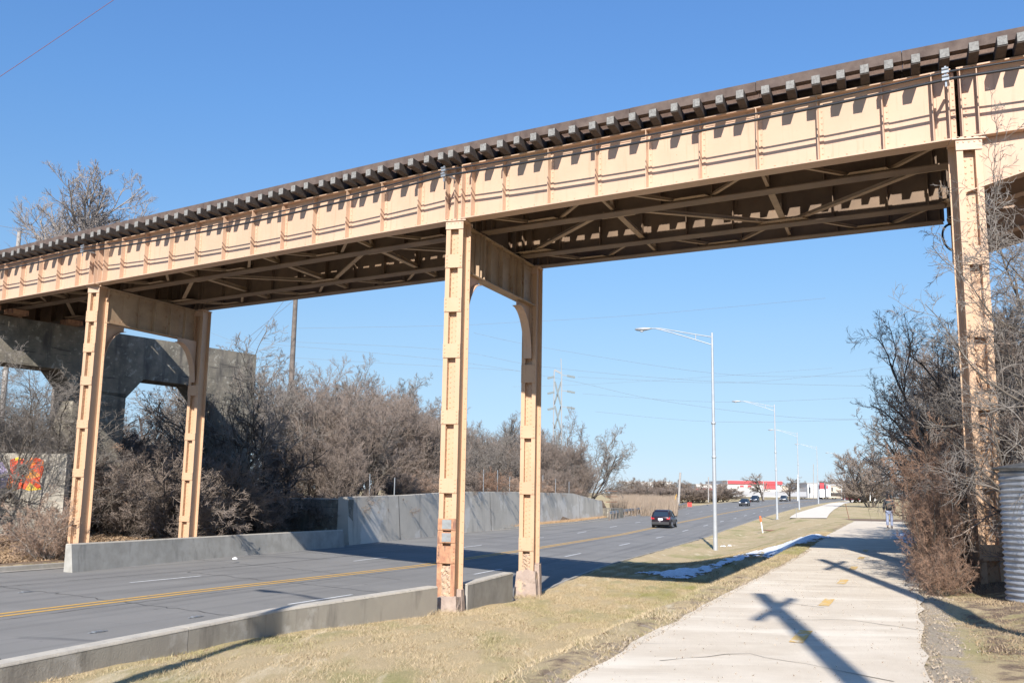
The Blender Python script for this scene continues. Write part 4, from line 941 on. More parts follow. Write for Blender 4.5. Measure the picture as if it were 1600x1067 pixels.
q = at_y(455, 600, 92); upole('utility_pole', (q[0], q[1], -.8), 22, .32, .20, M['wood_pole'], 'tall dark timber pole rising from the thicket left of the middle bridge legs', arm=(2.4, 1.4), armz=.8)
q = at_y(36, 372, 85); upole('utility_pole', (at_y(30, 420, 85)[0]-.3, 85, -.5), at_y(38, 362, 85)[2]+.5, .28, .18, M['wood_pale'], 'pale timber pole top showing above the bridge deck at the far left')
# leaning pole and thin poles in the distance
def thinpole(px, py, ptop, Y, label, r=.10, mt='wood_pale', lean_px=0, name='utility_pole'):
    b = at_y(px, py, Y); b[2] = min(b[2], b[2]); tp = at_y(px+lean_px, ptop, Y)
    t = thing(name, b, label, 'pole'); m = MB(); m.tube([b-Z3*.3, tp], [r, r*.8], 8); m.build('shaft', M[mt], t); return t
thinpole(1060, 787, 738, 165, 'pale leaning pole by the end of the guardrail', .22, lean_px=3)
thinpole(1053, 785, 772, 166, 'short yellow leaning stake beside the pale leaning pole', .10, 'yellow', lean_px=4, name='marker_stake')
thinpole(1107, 782, 745, 190, 'slim pale pole in the field left of the nearest street lamp', .12)
thinpole(1193, 778, 750, 230, 'slim pale pole in front of the red and white store', .12)
thinpole(1246.5, 780, 741, 225, 'slim white pole between the dark grey car and the third lamp', .13, 'white_paint')
thinpole(1277, 778, 742, 330, 'slim grey pole at the crossing left of the red sign', .16)
thinpole(1271, 778, 725, 340, 'tall thin grey pole far down the road', .14)
thinpole(1315, 777, 757, 330, 'short white pole right of the traffic signals', .22, 'white_paint')
thinpole(1336, 777, 700+35, 330, 'thin white mast beyond the last street lamp', .12, 'white_paint')
# marker posts on the verge
q = at_y(1192.5, 834, 78); t = thing('marker_post', q, 'slim white marker post with an orange top leaning on the verge', 'marker post')
tp = at_y(1187.5, 806, 78); md = q+(tp-q)*.68
m = MB(); m.tube([q-Z3*.1, md], .055, 8); m.build('post', M['white_paint'], t); m = MB(); m.tube([md, tp], [.085, .085], 8); m.build('orange_sleeve', M['orange_paint'], t)
q = at_y(1327, 810, 67.5); t = thing('thin_stake', q, 'thin brown leaning stake in the lawn beside the path end', 'stake'); m = MB(); m.tube([q-Z3*.1, at_y(1321, 787, 67.5)], .022, 6); m.build('rod', M['brown_rust'], t)
q = at_y(1244.5, 806, 88); t = thing('thin_stake', q, 'thin grey upright stake at the near end of the pale sidewalk', 'stake'); m = MB(); m.tube([q-Z3*.1, at_y(1243.5, 792, 88)], .022, 6); m.build('rod', M['galv'], t)
q = at_y(1205, 829, 78); m = MB(); m.obox(q+Z3*.03, (1, .1, 0), (-.1, 1, 0), Z3, 1.1, 1.0, .05); tag(m.build('drain_grate', M['brown_rust']), 'rusty square drain cover in the grass beside the marker post', 'drain cover')

# ------------------------------------------------------------------ guardrail
gr = thing('guardrail', (on_road(960, 808)[0], on_road(960, 808)[1], -2.8), 'silver steel guardrail on posts beyond the tall retaining wall', 'guardrail')
gp = []
for px, py in ((951, 806), (975, 801), (1000, 797.5), (1030, 794.5), (1060, 790.5), (1072, 787)):
    zt_ = -2.05; 
    gp.append((px, py))
gb = []
for px, py in gp:
    P_ = on_road(px, py+5.0, .1); gb.append(P_)
gb = [np.array(p) for p in gb]; gpts = []
for a, b in zip(gb[:-1], gb[1:]):
    for k in range(5): gpts.append(a+(b-a)*k/5)
gpts.append(gb[-1])
m = MB(); V = []
for p in gpts:
    for dz, dy in ((.42, 0), (.47, -.07), (.56, 0), (.65, -.07), (.72, 0)): V.append(p+np.array([0.05+0, dy, dz+.1]))
m.add(V, [(i*5+j, i*5+j+1, i*5+6+j, i*5+5+j) for i in range(len(gpts)-1) for j in range(4)]); m.build('rail_beam', M['galv'], gr)
for p in gpts: m = MB(); m.box((p[0]-.02, p[1]+.02, p[2]-.2), (p[0]+.16, p[1]+.17, p[2]+.78)); m.build('post', M['wood_pole'], gr)
q = gpts[-1]; m = MB(); m.obox(q+np.array([.6, -.2, .45]), (1, 0, 0), (0, 1, 0), Z3, .75, .08, .75); tag(m.build('hazard_plate', M['red_paint'], gr), 'red plate on the rail end')
# ------------------------------------------------------------------ chain link fence posts on the tall wall
fn = thing('mesh_fence', (tw[2][0], tw[2][1], -.2), 'grey wire fence posts standing on top of the tall retaining wall', 'fence')
for px, pt in ((720, 735), (755, 733), (777, 734), (796, 745), (848, 742), (868, 748), (889, 752), (577, 740), (616, 746)):
    i = int(np.searchsorted([t_[0] for t_ in ((547,), (640,), (726,), (805,), (899,), (944,))], px))-1; i = max(0, min(4, i)); xs_ = (547, 640, 726, 805.5, 899, 944)
    f_ = (px-xs_[i])/(xs_[i+1]-xs_[i]); Yw = tw[i][1]+(tw[i+1][1]-tw[i][1])*f_+.7; b = at_y(px, 770, Yw); tp = at_y(px, pt, Yw)
    m = MB(); m.tube([(b[0], Yw, -.6), (b[0], Yw, tp[2])], .035, 6); m.build('fence_post', M['galv'], fn)

# ------------------------------------------------------------------ transmission pylon and wires
py_ = thing('transmission_pylon', at_y(872, 700, 300), 'steel transmission pylon with six short arms rising behind the trees', 'pylon')
M['pylon'] = mat('pylon_steel', (.26,.27,.28), .6, .1)
M['pylon_dark'] = mat('pylon_brace_steel', (.16,.19,.2), .6); legs = {}
def AP(px, py, dY=0): return at_y(px, py, 300+dY)
for nm, (xt, yt, xb, yb) in {'a': (866, 578, 864, 690), 'b': (877.5, 583, 877, 720)}.items():
    for dY in (0, 4): o_ = MB(); o_.bar(AP(xt, yt, dY), AP(xb, yb+40, dY), .36, .36, up=(1, 0, 0)); o_.build('mast', M['pylon'], py_)
o_ = MB(); o_.bar(AP(876.5, 560), AP(877.5, 584), .25, .25, up=(1, 0, 0)); o_.build('mast', M['pylon'], py_)
o_ = MB(); o_.bar(AP(866, 578), AP(878, 583.5), .3, .6); o_.build('top_bar', M['pylon'], py_)
for y0 in (596, 634, 672): o_ = MB(); o_.bar(AP(867, y0), AP(876, y0+36), .5, .5); o_.bar(AP(877, y0, 2), AP(866, y0+36, 2), .5, .5); o_.build('cross_brace', M['pylon_dark'], py_)
for y0 in (591, 615, 640):
    for a, b in (((855.5, y0), (866, y0-2.5)), ((886, y0-4), (898.5, y0-1.5))): o_ = MB(); o_.bar(AP(*a), AP(*b), .5, .6); o_.build('arm', M['pylon_dark'], py_)
    o_ = MB(); o_.bar(AP(877, y0-5), AP(887, y0-4), .2, .2); o_.build('arm', M['pylon'], py_)
def wire(pts, Y, r, label, group='power lines across the sky', mt='wire'):
    m = MB(); P_ = [at_y(px, py, Y) for px, py in pts]
    # smooth through the points
    out = []
    for i in range(len(P_)-1):
        p0 = P_[max(0, i-1)]; p1_ = P_[i]; p2_ = P_[i+1]; p3_ = P_[min(len(P_)-1, i+2)]
        for k in range(6):
            t = k/6; out.append(.5*((2*p1_)+(-p0+p2_)*t+(2*p0-5*p1_+4*p2_-p3_)*t*t+(-p0+3*p1_-3*p2_+p3_)*t**3))
    out.append(P_[-1]); m.tube(out, r, 4)
    tag(m.build('power_line', M[mt]), label, 'power line', group)
M['wire'] = mat('aluminium_wire', (.20,.22,.25), .5, .3)
M['wire_red'] = mat('reddish_wire', (.22,.07,.06), .6)
wire([(740, 520), (850, 543), (1114, 583), (1295, 588), (1420, 586)], 300, .035, 'highest of the thin power lines crossing the sky right of the middle legs')
wire([(400, 532), (690, 546), (850, 573), (1099, 595), (1349, 603)], 300, .035, 'power line passing just under the highest one beside the pylon top')
wire([(903, 589), (1121, 598), (1260, 589), (1400, 570)], 300, .03, 'faint power line dipping behind the nearest lamp pole and rising right')
wire([(400, 536), (690, 562), (882, 593), (1028, 625), (1228, 651), (1359, 655)], 300, .035, 'steeply falling power line between the pylon and the second lamp')
wire([(910, 615), (1121, 628), (1349, 621)], 300, .03, 'faint nearly level power line behind the second lamp arm')
wire([(930, 643), (1121, 659), (1359, 655)], 300, .03, 'lowest power line above the far trees')
wire([(456, 513), (690, 509), (799, 504), (1000, 492), (1290, 466)], 260, .03, 'faint power line rising to the right under the bridge')
wire([(330, 520), (420, 553), (493, 561), (810, 579)], 260, .03, 'power line sloping down behind the bare trees left of the middle legs')
wire([(800, 604), (905, 601), (1060, 592), (1300, 575)], 280, .022, 'faintest power line crossing behind the lamp pole')
wire([(-30, 140), (60, 80), (190, -8)], 45, .016, 'reddish wire crossing the top left corner of the sky', mt='wire_red')
wire([(300, 600), (385, 530), (458, 470)], 88, .02, 'nearest of the wires running down left from the tall dark pole')
wire([(345, 590), (395, 535), (458, 450)], 88, .02, 'middle wire running down left from the tall dark pole')
wire([(-20, 350), (30, 358), (120, 372)], 85, .02, 'thin wire at the pale pole top above the bridge')

# ------------------------------------------------------------------ distant buildings
def building(x0, x1, ytop, ybase, Y, depth, mt, label, parts=(), name='store_building'):
    a = at_y(x0, ybase, Y); b = at_y(x1, ybase, Y); zt_ = at_y((x0+x1)/2, ytop, Y)[2]; zb_ = min(a[2], b[2])-1.0
    t = thing(name, (a[0], Y, zb_), label, 'building')
    m = MB(); m.box((a[0], Y, zb_), (b[0], Y+depth, zt_)); m.build('wall', mt, t)
    m = MB(); m.box((a[0]-.3, Y-.3, zt_), (b[0]+.3, Y+depth+.3, zt_+.25)); m.build('roof', M['roof_grey'], t)
    for nm, px0, px1, pt, pb_, mm, pr in parts:
        p = at_y(px0, pb_, Y); q = at_y(px1, pt, Y); m = MB(); m.box((p[0], Y-pr, p[2]), (q[0], Y-.02, q[2])); m.build(nm, mm, t)
    return t
M['roof_grey'] = mat('roof_edge', (.45,.44,.43), .8); M['bwhite'] = mat('white_building', (.66,.65,.62), .8, 0, (.58,.56,.53), .3); M['bcream'] = mat('cream_building', (.62,.53,.42), .8, 0, (.55,.46,.36), .3)
M['bred'] = mat('red_band', (.55,.07,.08), .7); M['bdark'] = mat('dark_windows', (.06,.07,.08), .3); M['bgrey'] = mat('grey_wall', (.36,.36,.37), .8)
building(1137, 1222, 752, 771, 360, 40, M['bwhite'], 'white store with a red roof band and red lettering panel, behind the bare round tree',
  [('red_band', 1137, 1222, 752.0, 755.5, M['bred'], .5), ('red_panel', 1194, 1212, 757.5, 763.5, M['bred'], .3), ('sign_block', 1156, 1162, 758, 760.5, M['bred'], .2), ('sign_block', 1168, 1174, 758, 760.5, M['bred'], .2), ('window', 1147, 1150, 764, 768, M['bdark'], .1), ('window', 1176, 1184, 765, 769, M['bdark'], .1)])
building(1088, 1136, 757, 771, 370, 30, M['bwhite'], 'low white building with a red stripe left of the nearest street lamp',
  [('red_band', 1088, 1136, 763.5, 765.5, M['bred'], .3), ('window', 1100, 1108, 767, 770, M['bdark'], .1)])
building(975, 992, 753, 772, 360, 24, M['bwhite'], 'small pale shed at the left end of the distant row', [('window', 985, 990, 762, 765, M['bdark'], .1)])
building(1000, 1024, 753.5, 770, 380, 24, M['bwhite'], 'small white building left of the leaning pole', [('window', 1006, 1010, 760, 763, M['bdark'], .1)])
building(1030, 1050, 753, 770, 390, 24, M['bwhite'], 'white building directly behind the leaning pole', [('window', 1036, 1041, 758, 761, M['bdark'], .1)])
building(1222, 1262, 759, 772, 380, 30, M['bcream'], 'low cream building with a dark canopy right of the second lamp', [('canopy', 1230, 1276, 766, 768, M['bdark'], 1.5), ('pier', 1263, 1264.5, 761, 770, M['bdark'], .4)])
building(1262, 1279, 755, 773, 350, 24, M['bwhite'], 'tall pale building block left of the red and white sign', [('window', 1264, 1266, 761, 770, M['bdark'], .2)])
building(1296, 1322, 758.5, 773, 360, 20, M['bcream'], 'cream building under the traffic signals', [('canopy', 1296, 1330, 770, 771.5, M['bdark'], 1.2), ('window', 1299, 1301, 761, 767, M['bdark'], .2)])
building(1336, 1346, 769, 776, 340, 12, M['bred'], 'small red building at the end of the road', [('window', 1338, 1343, 773, 775, M['bwhite'], .1)])
# tall sign and traffic signals
t = thing('store_sign', at_y(1285, 777, 330), 'tall white roadside sign with a red panel beside the crossing', 'sign')
def pbox(px0, px1, pt, pb_, Y, d, nm, mt, parent): p = at_y(px0, pb_, Y); q_ = at_y(px1, pt, Y); m = MB(); m.box((p[0], Y-d/2, p[2]), (q_[0], Y+d/2, q_[2])); return m.build(nm, mt, parent)
pbox(1281, 1287, 754, 764, 330, .6, 'red_panel', M['bred'], t); pbox(1280.5, 1287.5, 764.1, 776.5, 330, .9, 'white_base', M['white_paint'], t); pbox(1281, 1287, 753, 753.9, 330, .9, 'top_cap', M['bdark'], t)
t = thing('store_sign', at_y(1294, 777, 335), 'white sign block with a small red panel right of the tall sign', 'sign')
pbox(1291, 1296.5, 758, 776, 335, .9, 'white_board', M['white_paint'], t); pbox(1291.5, 1293.5, 758.5, 763, 334.4, .2, 'red_panel', M['bred'], t)
t = thing('traffic_signal', at_y(1350, 777, 320), 'traffic signal mast arm reaching over the far crossing', 'traffic signal')
m = MB(); m.bar(at_y(1290, 756.3, 320), at_y(1350, 756.8, 320), .22, .22); m.build('mast_arm', M['bgrey'], t)
m = MB(); m.tube([at_y(1350, 778, 320), at_y(1350, 754, 320)], .16, 8); m.build('pole', M['bgrey'], t)
for px in (1307.5, 1322, 1335): pbox(px-.8, px+.8, 752.5, 759, 319.6, .3, 'signal_head', M['bdark'], t)
# far gas cabinets right of the walk end
for px, lb in ((1359.5, 'left small white post by the end of the lawn'), (1364, 'middle small white post by the end of the lawn'), (1367, 'right small white post by the end of the lawn')):
    thinpole(px, 780, 768.5, 200, lb, .10, 'white_paint', name='white_post')
# low field wall in front of stores
q0 = at_y(1085, 772, 345); q1 = at_y(1260, 774, 345); m = MB(); m.bar(q0+Z3*.3, q1+Z3*.5, .3, 1.6); tag(m.build('field_wall', M['bgrey']), 'long low grey wall in front of the distant stores', 'wall')
# graffiti wall in the brush at the left edge
def graffiti_mat():
    m = bpy.data.materials.new('graffiti'); m.use_nodes = True; t = m.node_tree; N = t.nodes; L = t.links; b = N['Principled BSDF']; b.inputs['Roughness'].default_value = .7
    tc = N.new('ShaderNodeTexCoord'); v = N.new('ShaderNodeTexVoronoi'); v.inputs['Scale'].default_value = 2.6; L.new(tc.outputs['Object'], v.inputs['Vector'])
    n = N.new('ShaderNodeTexNoise'); n.inputs['Scale'].default_value = 1.3; L.new(tc.outputs['Object'], n.inputs['Vector'])
    sp = N.new('ShaderNodeSeparateColor'); L.new(v.outputs['Color'], sp.inputs[0]); cr = N.new('ShaderNodeValToRGB'); cr.color_ramp.interpolation = 'CONSTANT'; L.new(sp.outputs[0], cr.inputs[0])
    e = cr.color_ramp.elements; e[0].color = (.75, .10, .03, 1); e[1].position = .22; e[1].color = (.85, .22, .03, 1)
    for p, c in ((.45, (.80, .55, .04)), (.6, (.72, .08, .03)), (.78, (.05, .04, .03)), (.87, (.78, .30, .05))): q = e.new(p); q.color = (*c, 1)
    L.new(cr.outputs[0], b.inputs['Base Color']); return m
M['graf'] = graffiti_mat()
gw = thing('graffiti_wall', (-21, 38, -.5), 'concrete wall covered in orange and yellow graffiti in the brush at the left edge', 'wall')
Yg = 36.6; a = at_y(-60, 772, Yg); b = at_y(100, 772, Yg); zt_ = at_y(40, 708, Yg)[2]
m = MB(); m.box((a[0], Yg, -2.6), (b[0], Yg+.4, zt_)); m.build('wall_slab', M['conc'], gw)
p = at_y(8, 766, Yg-.01); q = at_y(70, 714, Yg-.01)
rr = random.Random(9); m = MB()
ol = [(p[0]+(q[0]-p[0])*f, p[2]+(q[2]-p[2])*g_) for f, g_ in ((.0,.1),(.1,.55),(.05,.9),(.3,1.0),(.5,.88),(.7,1.0),(.97,.92),(1.0,.6),(.92,.3),(.98,.05),(.7,.0),(.4,.06),(.2,-.02))]
m.prism([(x, Yg-.004, z) for x, z in ol], (0, -.006, 0)); tag(m.build('painted_letters', M['graf'], gw), 'orange red and yellow spray paint')
m = MB(); p = at_y(-40, 765, Yg); q = at_y(14, 722, Yg); m.prism([(p[0], Yg-.003, p[2]), (q[0], Yg-.003, p[2]+.1), (q[0]+.1, Yg-.003, (p[2]+q[2])/2), (q[0]-.25, Yg-.003, q[2]), (p[0], Yg-.003, q[2])], (0, -.004, 0)); tag(m.build('painted_letters', mat('lilac_white_paint', (.72,.70,.80), .7, 0, (.35,.28,.5), 4), gw), 'white and lilac spray paint')

# ------------------------------------------------------------------ bare trees and shrubs
def grow(seed, H, stems=1, spread=.5, levels=4, kids=(9, 7, 6, 5), wander=.16, up=.10, r0=None, droop=0.0, base_frac=.25, ratio=(.62, .5, .48, .5), angle=(.75, .75, .8, .8), stemlen=(.9, 1.1), segs=(8, 6, 5, 4, 3)):
    R = np.random.default_rng(seed); fat = []; thin = []; tips = []
    def perp(d):
        a = R.normal(size=3); a -= d*np.dot(a, d); return a/np.linalg.norm(a)
    def branch(p, d, L, r, lev):
        if lev == levels: tips.append((*p, *d, L, r)); return
        n = segs[min(lev, len(segs)-1)]; pts = [p]; q = p.copy(); dd = d.copy()
        W = R.normal(size=(n, 3))*wander*(1+.35*lev)
        for k in range(n):
            dd = dd+W[k]; dd[2] += up-droop*lev; dd /= math.sqrt(dd @ dd); q = q+dd*(L/n); pts.append(q)
        tr = r*(.30 if lev else .38); rad = [r+(tr-r)*k/n for k in range(n+1)]
        (fat if lev <= 1 else thin).append((pts, rad, lev))
        nk = max(2, int(kids[lev]*R.uniform(.75, 1.25)))
        for j in range(nk):
            lo = base_frac if lev == 0 else .12
            t = lo+(1-lo)*(j+R.uniform(.1, .9))/nk; f = t*n; i = min(n-1, int(f)); bp = pts[i]+(pts[i+1]-pts[i])*(f-i)
            bd = pts[i+1]-pts[i]; bd = bd/math.sqrt(bd @ bd); a = angle[min(lev, 3)]*R.uniform(.6, 1.25); nd = bd*math.cos(a)+perp(bd)*math.sin(a)
            cl = L*ratio[min(lev, len(ratio)-1)]*R.uniform(.65, 1.2)*(1.15-.55*t); branch(bp, nd, cl, min(rad[i]*.72, r*.62), lev+1)
    r0 = r0 or H*.016
    for s_ in range(stems):
        a = 2*pi*(s_+R.uniform(-.3, .3))/max(1, stems); sp = spread*R.uniform(.3, 1.2) if stems > 1 else .06
        d = np.array([math.cos(a)*sp, math.sin(a)*sp, 1.0]); d /= np.linalg.norm(d)
        branch(np.array([math.cos(a), math.sin(a), 0])*(.12*H*.2*R.uniform(.3, 1.6) if stems > 1 else 0)+np.array([0, 0, -.25]), d, H*R.uniform(*stemlen)*.75, r0*R.uniform(.7, 1.15), 0)
    return fat, thin, np.array(tips), up, wander
def tubes_mesh(name, brs, mt, kf=6, kt=3, rmin=.004, tips=None, up=0.0, wander=.15, seed=1):
    V = []; F = []
    for pts, rad, lev in brs:
        k = kf if lev <= 1 else kt; P_ = np.array(pts); n = len(P_)
        D = np.empty_like(P_); D[1:-1] = P_[2:]-P_[:-2]; D[0] = P_[1]-P_[0]; D[-1] = P_[-1]-P_[-2]; D /= np.sqrt((D*D).sum(1))[:, None]+1e-9
        A = np.cross(D, [0.31, .9, .2]); A /= np.sqrt((A*A).sum(1))[:, None]; B = np.cross(D, A); o = sum(map(len, V)) if False else tubes_mesh.n
        r = np.maximum(np.array(rad), rmin)[:, None, None]; t = np.arange(k)*2*pi/k
        V.append((P_[:, None, :]+(A[:, None, :]*np.cos(t)[None, :, None]+B[:, None, :]*np.sin(t)[None, :, None])*r).reshape(-1, 3)); tubes_mesh.n += n*k
        i = np.arange(n-1)[:, None]*k+o; j = np.arange(k)[None, :]; j2 = (j+1) % k
        F.append(np.stack([i+j, i+j2, i+k+j2, i+k+j], -1).reshape(-1, 4))
    if tips is not None and len(tips):
        R = np.random.default_rng(seed); n = len(tips); p = tips[:, :3]; d = tips[:, 3:6]; L = tips[:, 6:7]; r = np.maximum(tips[:, 7:8], rmin)
        d1 = d+R.normal(size=(n, 3))*wander*1.3; d1[:, 2] += up; d1 /= np.linalg.norm(d1, axis=1)[:, None]; d2 = d1+R.normal(size=(n, 3))*wander*1.8; d2[:, 2] += up; d2 /= np.linalg.norm(d2, axis=1)[:, None]
        q1 = p+d1*L*.5; q2 = q1+d2*L*.5; A = np.cross(d1, R.normal(size=(n, 3))); A /= np.linalg.norm(A, axis=1)[:, None]; B = np.cross(d1, A); t = np.arange(3)*2*pi/3
        ring = A[:, None, :]*np.cos(t)[None, :, None]+B[:, None, :]*np.sin(t)[None, :, None]
        W = np.stack([p[:, None, :]+ring*r[:, None, :], q1[:, None, :]+ring*r[:, None, :]*.8, q2[:, None, :]+ring*r[:, None, :]*.45], 1).reshape(-1, 3); o = tubes_mesh.n
        V.append(W); b = (np.arange(n)*9+o)[:, None, None]; i = np.arange(2)[None, :, None]*3; j = np.arange(3)[None, None, :]; j2 = (j+1) % 3
        F.append(np.stack([b+i+j, b+i+j2, b+i+3+j2, b+i+3+j], -1).reshape(-1, 4))
    tubes_mesh.n = 0
    V = np.concatenate(V); F = np.concatenate(F)
    me = bpy.data.meshes.new(name); me.vertices.add(len(V)); me.vertices.foreach_set('co', V.ravel()); me.loops.add(F.size); me.loops.foreach_set('vertex_index', F.ravel()); me.polygons.add(len(F)); me.polygons.foreach_set('loop_start', np.arange(0, F.size, 4)); me.polygons.foreach_set('loop_total', np.full(len(F), 4)); me.update(calc_edges=True)
    me.polygons.foreach_set('use_smooth', [True]*len(F)); me.materials.append(mt); return me
tubes_mesh.n = 0
PROTO = {}
CENT = {}
def proto(key, seed, H, bark, twig, rmin, **kw):
    fat, thin, tips, up_, wd_ = grow(seed, H, **kw); _tp = tips[tips[:, 2] > .55*tips[:, 2].max()]; CENT[key] = (float(_tp[:, 0].mean()), float(_tp[:, 1].mean())); PROTO[key] = (tubes_mesh('trunk', fat, M[bark], rmin=rmin*1.3), tubes_mesh('crown', thin, M[twig], rmin=rmin, tips=tips, up=up_, wander=wd_), H)
for i in range(4): proto('thick%d' % i, 100+i, 8.0, 'bark', ['twig', 'twig_grey', 'twig_grey', 'twig'][i], .0075, stems=6, spread=.5, levels=4, kids=(9, 7, 6, 8), wander=.09, up=.075, base_frac=.08, r0=.06, ratio=(.52, .55, .55, .6), segs=(7, 5, 4, 3, 2))
for i in range(3): proto('shrub%d' % i, 200+i, 3.0, ['bark_pale', 'bark', 'bark'][i], ['twig_tan', 'twig', 'twig_red'][i], .0062, stems=14, spread=.9, levels=3, kids=(10, 8, 8), wander=.15, up=.03, droop=.015, base_frac=.08, r0=.016, ratio=(.48, .5, .55), segs=(7, 5, 4, 3))
for i in range(2): proto('tall%d' % i, 300+i, 12.0, 'bark', ['twig_grey', 'twig'][i], .009, stems=1, levels=4, kids=(14, 8, 7, 7), wander=.09, up=.07, base_frac=.22, r0=.17, ratio=(.50, .52, .5, .55), angle=(.6, .65, .7, .7), segs=(10, 8, 6, 4, 3))
proto('pale', 310, 14.0, 'bark_pale', 'twig_pale', .007, stems=1, spread=.05, levels=4, kids=(30, 9, 8, 8), wander=.06, up=.05, base_frac=.45, r0=.15, ratio=(.36, .5, .5, .55), angle=(.7, .65, .7, .7), segs=(14, 8, 6, 4, 3))
PROTO['pale'] = (*PROTO['pale'][:2], max(v.co.z for v in PROTO['pale'][1].vertices))
proto('open', 320, 8.0, 'bark', 'twig_grey', .008, stems=4, spread=.45, levels=4, kids=(9, 7, 6, 6), wander=.12, up=.06, base_frac=.25, r0=.08, ratio=(.55, .55, .5, .55))
proto('dark', 330, 9.0, 'bark_dark', 'twig_dark', .010, stems=4, spread=.75, levels=4, kids=(9, 7, 6, 6), wander=.16, up=.03, base_frac=.12, r0=.13, ratio=(.62, .55, .5, .5))
for i in range(3): proto('near%d' % i, 400+i, 4.0, 'bark', ['twig_red', 'twig', 'twig_red'][i], .0045, stems=16, spread=.42, levels=4, kids=(9, 6, 5, 5), wander=.13, up=.035, base_frac=.04, r0=.020, ratio=(.42, .52, .52, .6), segs=(8, 5, 4, 3, 2))
proto('neartree', 420, 9.0, 'bark_dark', 'twig', .0050, stems=3, spread=.3, levels=4, kids=(12, 9, 7, 7), wander=.14, up=.04, base_frac=.12, r0=.085, ratio=(.5, .55, .5, .55), segs=(10, 8, 6, 4, 3))
proto('grey_near', 430, 7.5, 'bark', 'twig_grey', .0036, stems=5, spread=.5, levels=4, kids=(10, 7, 6, 6), wander=.14, up=.02, droop=.012, base_frac=.12, r0=.040, ratio=(.48, .55, .5, .55), segs=(10, 8, 6, 4, 3))
proto('far', 340, 8.0, 'bark', 'twig', .022, stems=5, spread=.45, levels=3, kids=(11, 10, 10), wander=.11, up=.06, base_frac=.12, r0=.10, ratio=(.55, .55, .55))
proto('farround', 350, 8.0, 'bark_dark', 'twig', .022, stems=1, levels=3, kids=(15, 11, 10), wander=.12, up=.02, base_frac=.28, r0=.24, ratio=(.6, .55, .5), angle=(.9, .8, .8))
FIRST = {}
def plant(key, loc, h, rz, label, group=None, name='bare_tree', cat='tree', wide=1.0):
    tr, cr, H = PROTO[key]; loc = np.array(loc, float); o = bpy.data.objects.new(name, None); col.objects.link(o); o.location = tuple(loc); o.rotation_euler = (0, 0, rz); s_ = h/H; o.scale = (s_*wide, s_*wide, s_)
    tag(o, label, cat, group)
    a = bpy.data.objects.new('trunk', tr); b = bpy.data.objects.new('crown', cr)
    for c in (a, b): col.objects.link(c); c.parent = o
    return o
RV = random.Random(77)
def gz(x, y): return ground_z(x, y)-.05
# thicket behind the tall wall
SX = [400, 450, 520, 600, 640, 680, 750, 800, 860, 900, 935, 960, 975]; SYv = [590, 575, 572, 580, 618, 636, 665, 655, 672, 690, 705, 738, 765]
G1n = 'brown bare trees of the thicket behind the tall retaining wall'
LTH = 'bare brown tree in the dense thicket behind the tall retaining wall'
def wallx(Y): return float(np.interp(Y, [p[1] for p in tw], [p[0] for p in tw]))
n = 0; tries = 0
while n < 62 and tries < 4000:
    tries += 1
    Y = RV.uniform(tw[0][1]+1.5, 122); row = RV.choice([1.6, 3.2, 5.5, 8.5, 12, 16]); X = wallx(Y)-row-RV.uniform(0, 1.5); px = 800+1500*X/(Y*.99)
    if px < 385 or px > 958: continue
    top = float(np.interp(px, SX, SYv))+RV.uniform(0, 38); z = gz(X, Y); h = (769-top)/1500*Y*1.03-z
    if row < 2 and RV.random() < .5: h *= .65
    if h < 2: continue
    plant('thick%d' % RV.randrange(4), (X, Y, z), h, RV.uniform(0, 6.28), LTH, G1n, wide=RV.uniform(.85, 1.15)); n += 1
G1s = 'low brown shrubs hanging over the tall retaining wall'
for k in range(26):
    Y = tw[0][1]+2+k*2.2+RV.uniform(-.7, .7); X = wallx(Y)-1.5-RV.uniform(.2, .8)
    plant('shrub%d' % RV.choice([1, 1, 2, 0]), (X, Y, gz(X-1, Y)), RV.uniform(1.8, 3.0), RV.uniform(0, 6.28), 'low brown bare shrub spilling over the top of the tall retaining wall', G1s, 'shrub', 'shrub', 1.2)
def at_px(px, Y, dz=0): X = float(at_y(px, 770, Y)[0]); return (X, Y, gz(X, Y)+dz)
def htop(px, ytop, Y): p = at_px(px, Y); return float(at_y(px, ytop, Y)[2])-p[2]
def one(key, px, ytop, Y, label, name='bare_tree', cat='tree', group=None, rz=None, wide=1.0):
    h = htop(px, ytop, Y); rz = RV.uniform(0, 6.28) if rz is None else rz; p = list(at_px(px, Y))
    if group is None:
        k = h/PROTO[key][2]*wide; cx, cy = CENT[key]; p[0] = float(at_y(px, ytop+15, Y)[0]); p[0] -= (cx*cos(rz)-cy*sin(rz))*k; p[1] -= (cx*sin(rz)+cy*cos(rz))*k
    return plant(key, p, h, rz, label, group, name, cat, wide)
one('open', 608, 552, 84, 'bare tree standing tallest in the thicket between the dark pole and the middle legs')
one('open', 925, 638, 119, 'bare open crowned tree at the far right end of the thicket, above the end railing')
one('tall0', 800, 632, 108, 'bare tree rising above the thicket between the two middle bridge legs')
one('pale', 128, 262, 78, 'big pale bare tree towering behind the bridge at the far left', wide=1.15)
one('open', 352, 497, 58, 'bare tree beside the rear left bridge leg with its top against the sky', wide=1.1)
one('tall0', 408, 560, 60, 'bare tree at the right corner of the old concrete pier')
one('tall1', 330, 560, 53.5, 'slender bare tree casting branch shadows onto the old concrete pier')
for px, yt, Y, lb in ((262, 575, 62, 'black gnarled tree seen through the right opening of the old pier'), (225, 590, 66, 'dark tree seen at the left side of the right pier opening'), (300, 600, 70, 'dark tree seen behind the left bridge leg and the pier edge'), (85, 590, 60, 'dark tree seen through the left opening of the old pier'), (20, 600, 62, 'dark tree behind the pier at the left edge of the picture')):
    one('dark', px, yt, Y, lb, wide=1.2)
one('open', 350, 535, 46.5, 'dark limbed bare tree standing close in front of the right end of the old pier', wide=1.0)
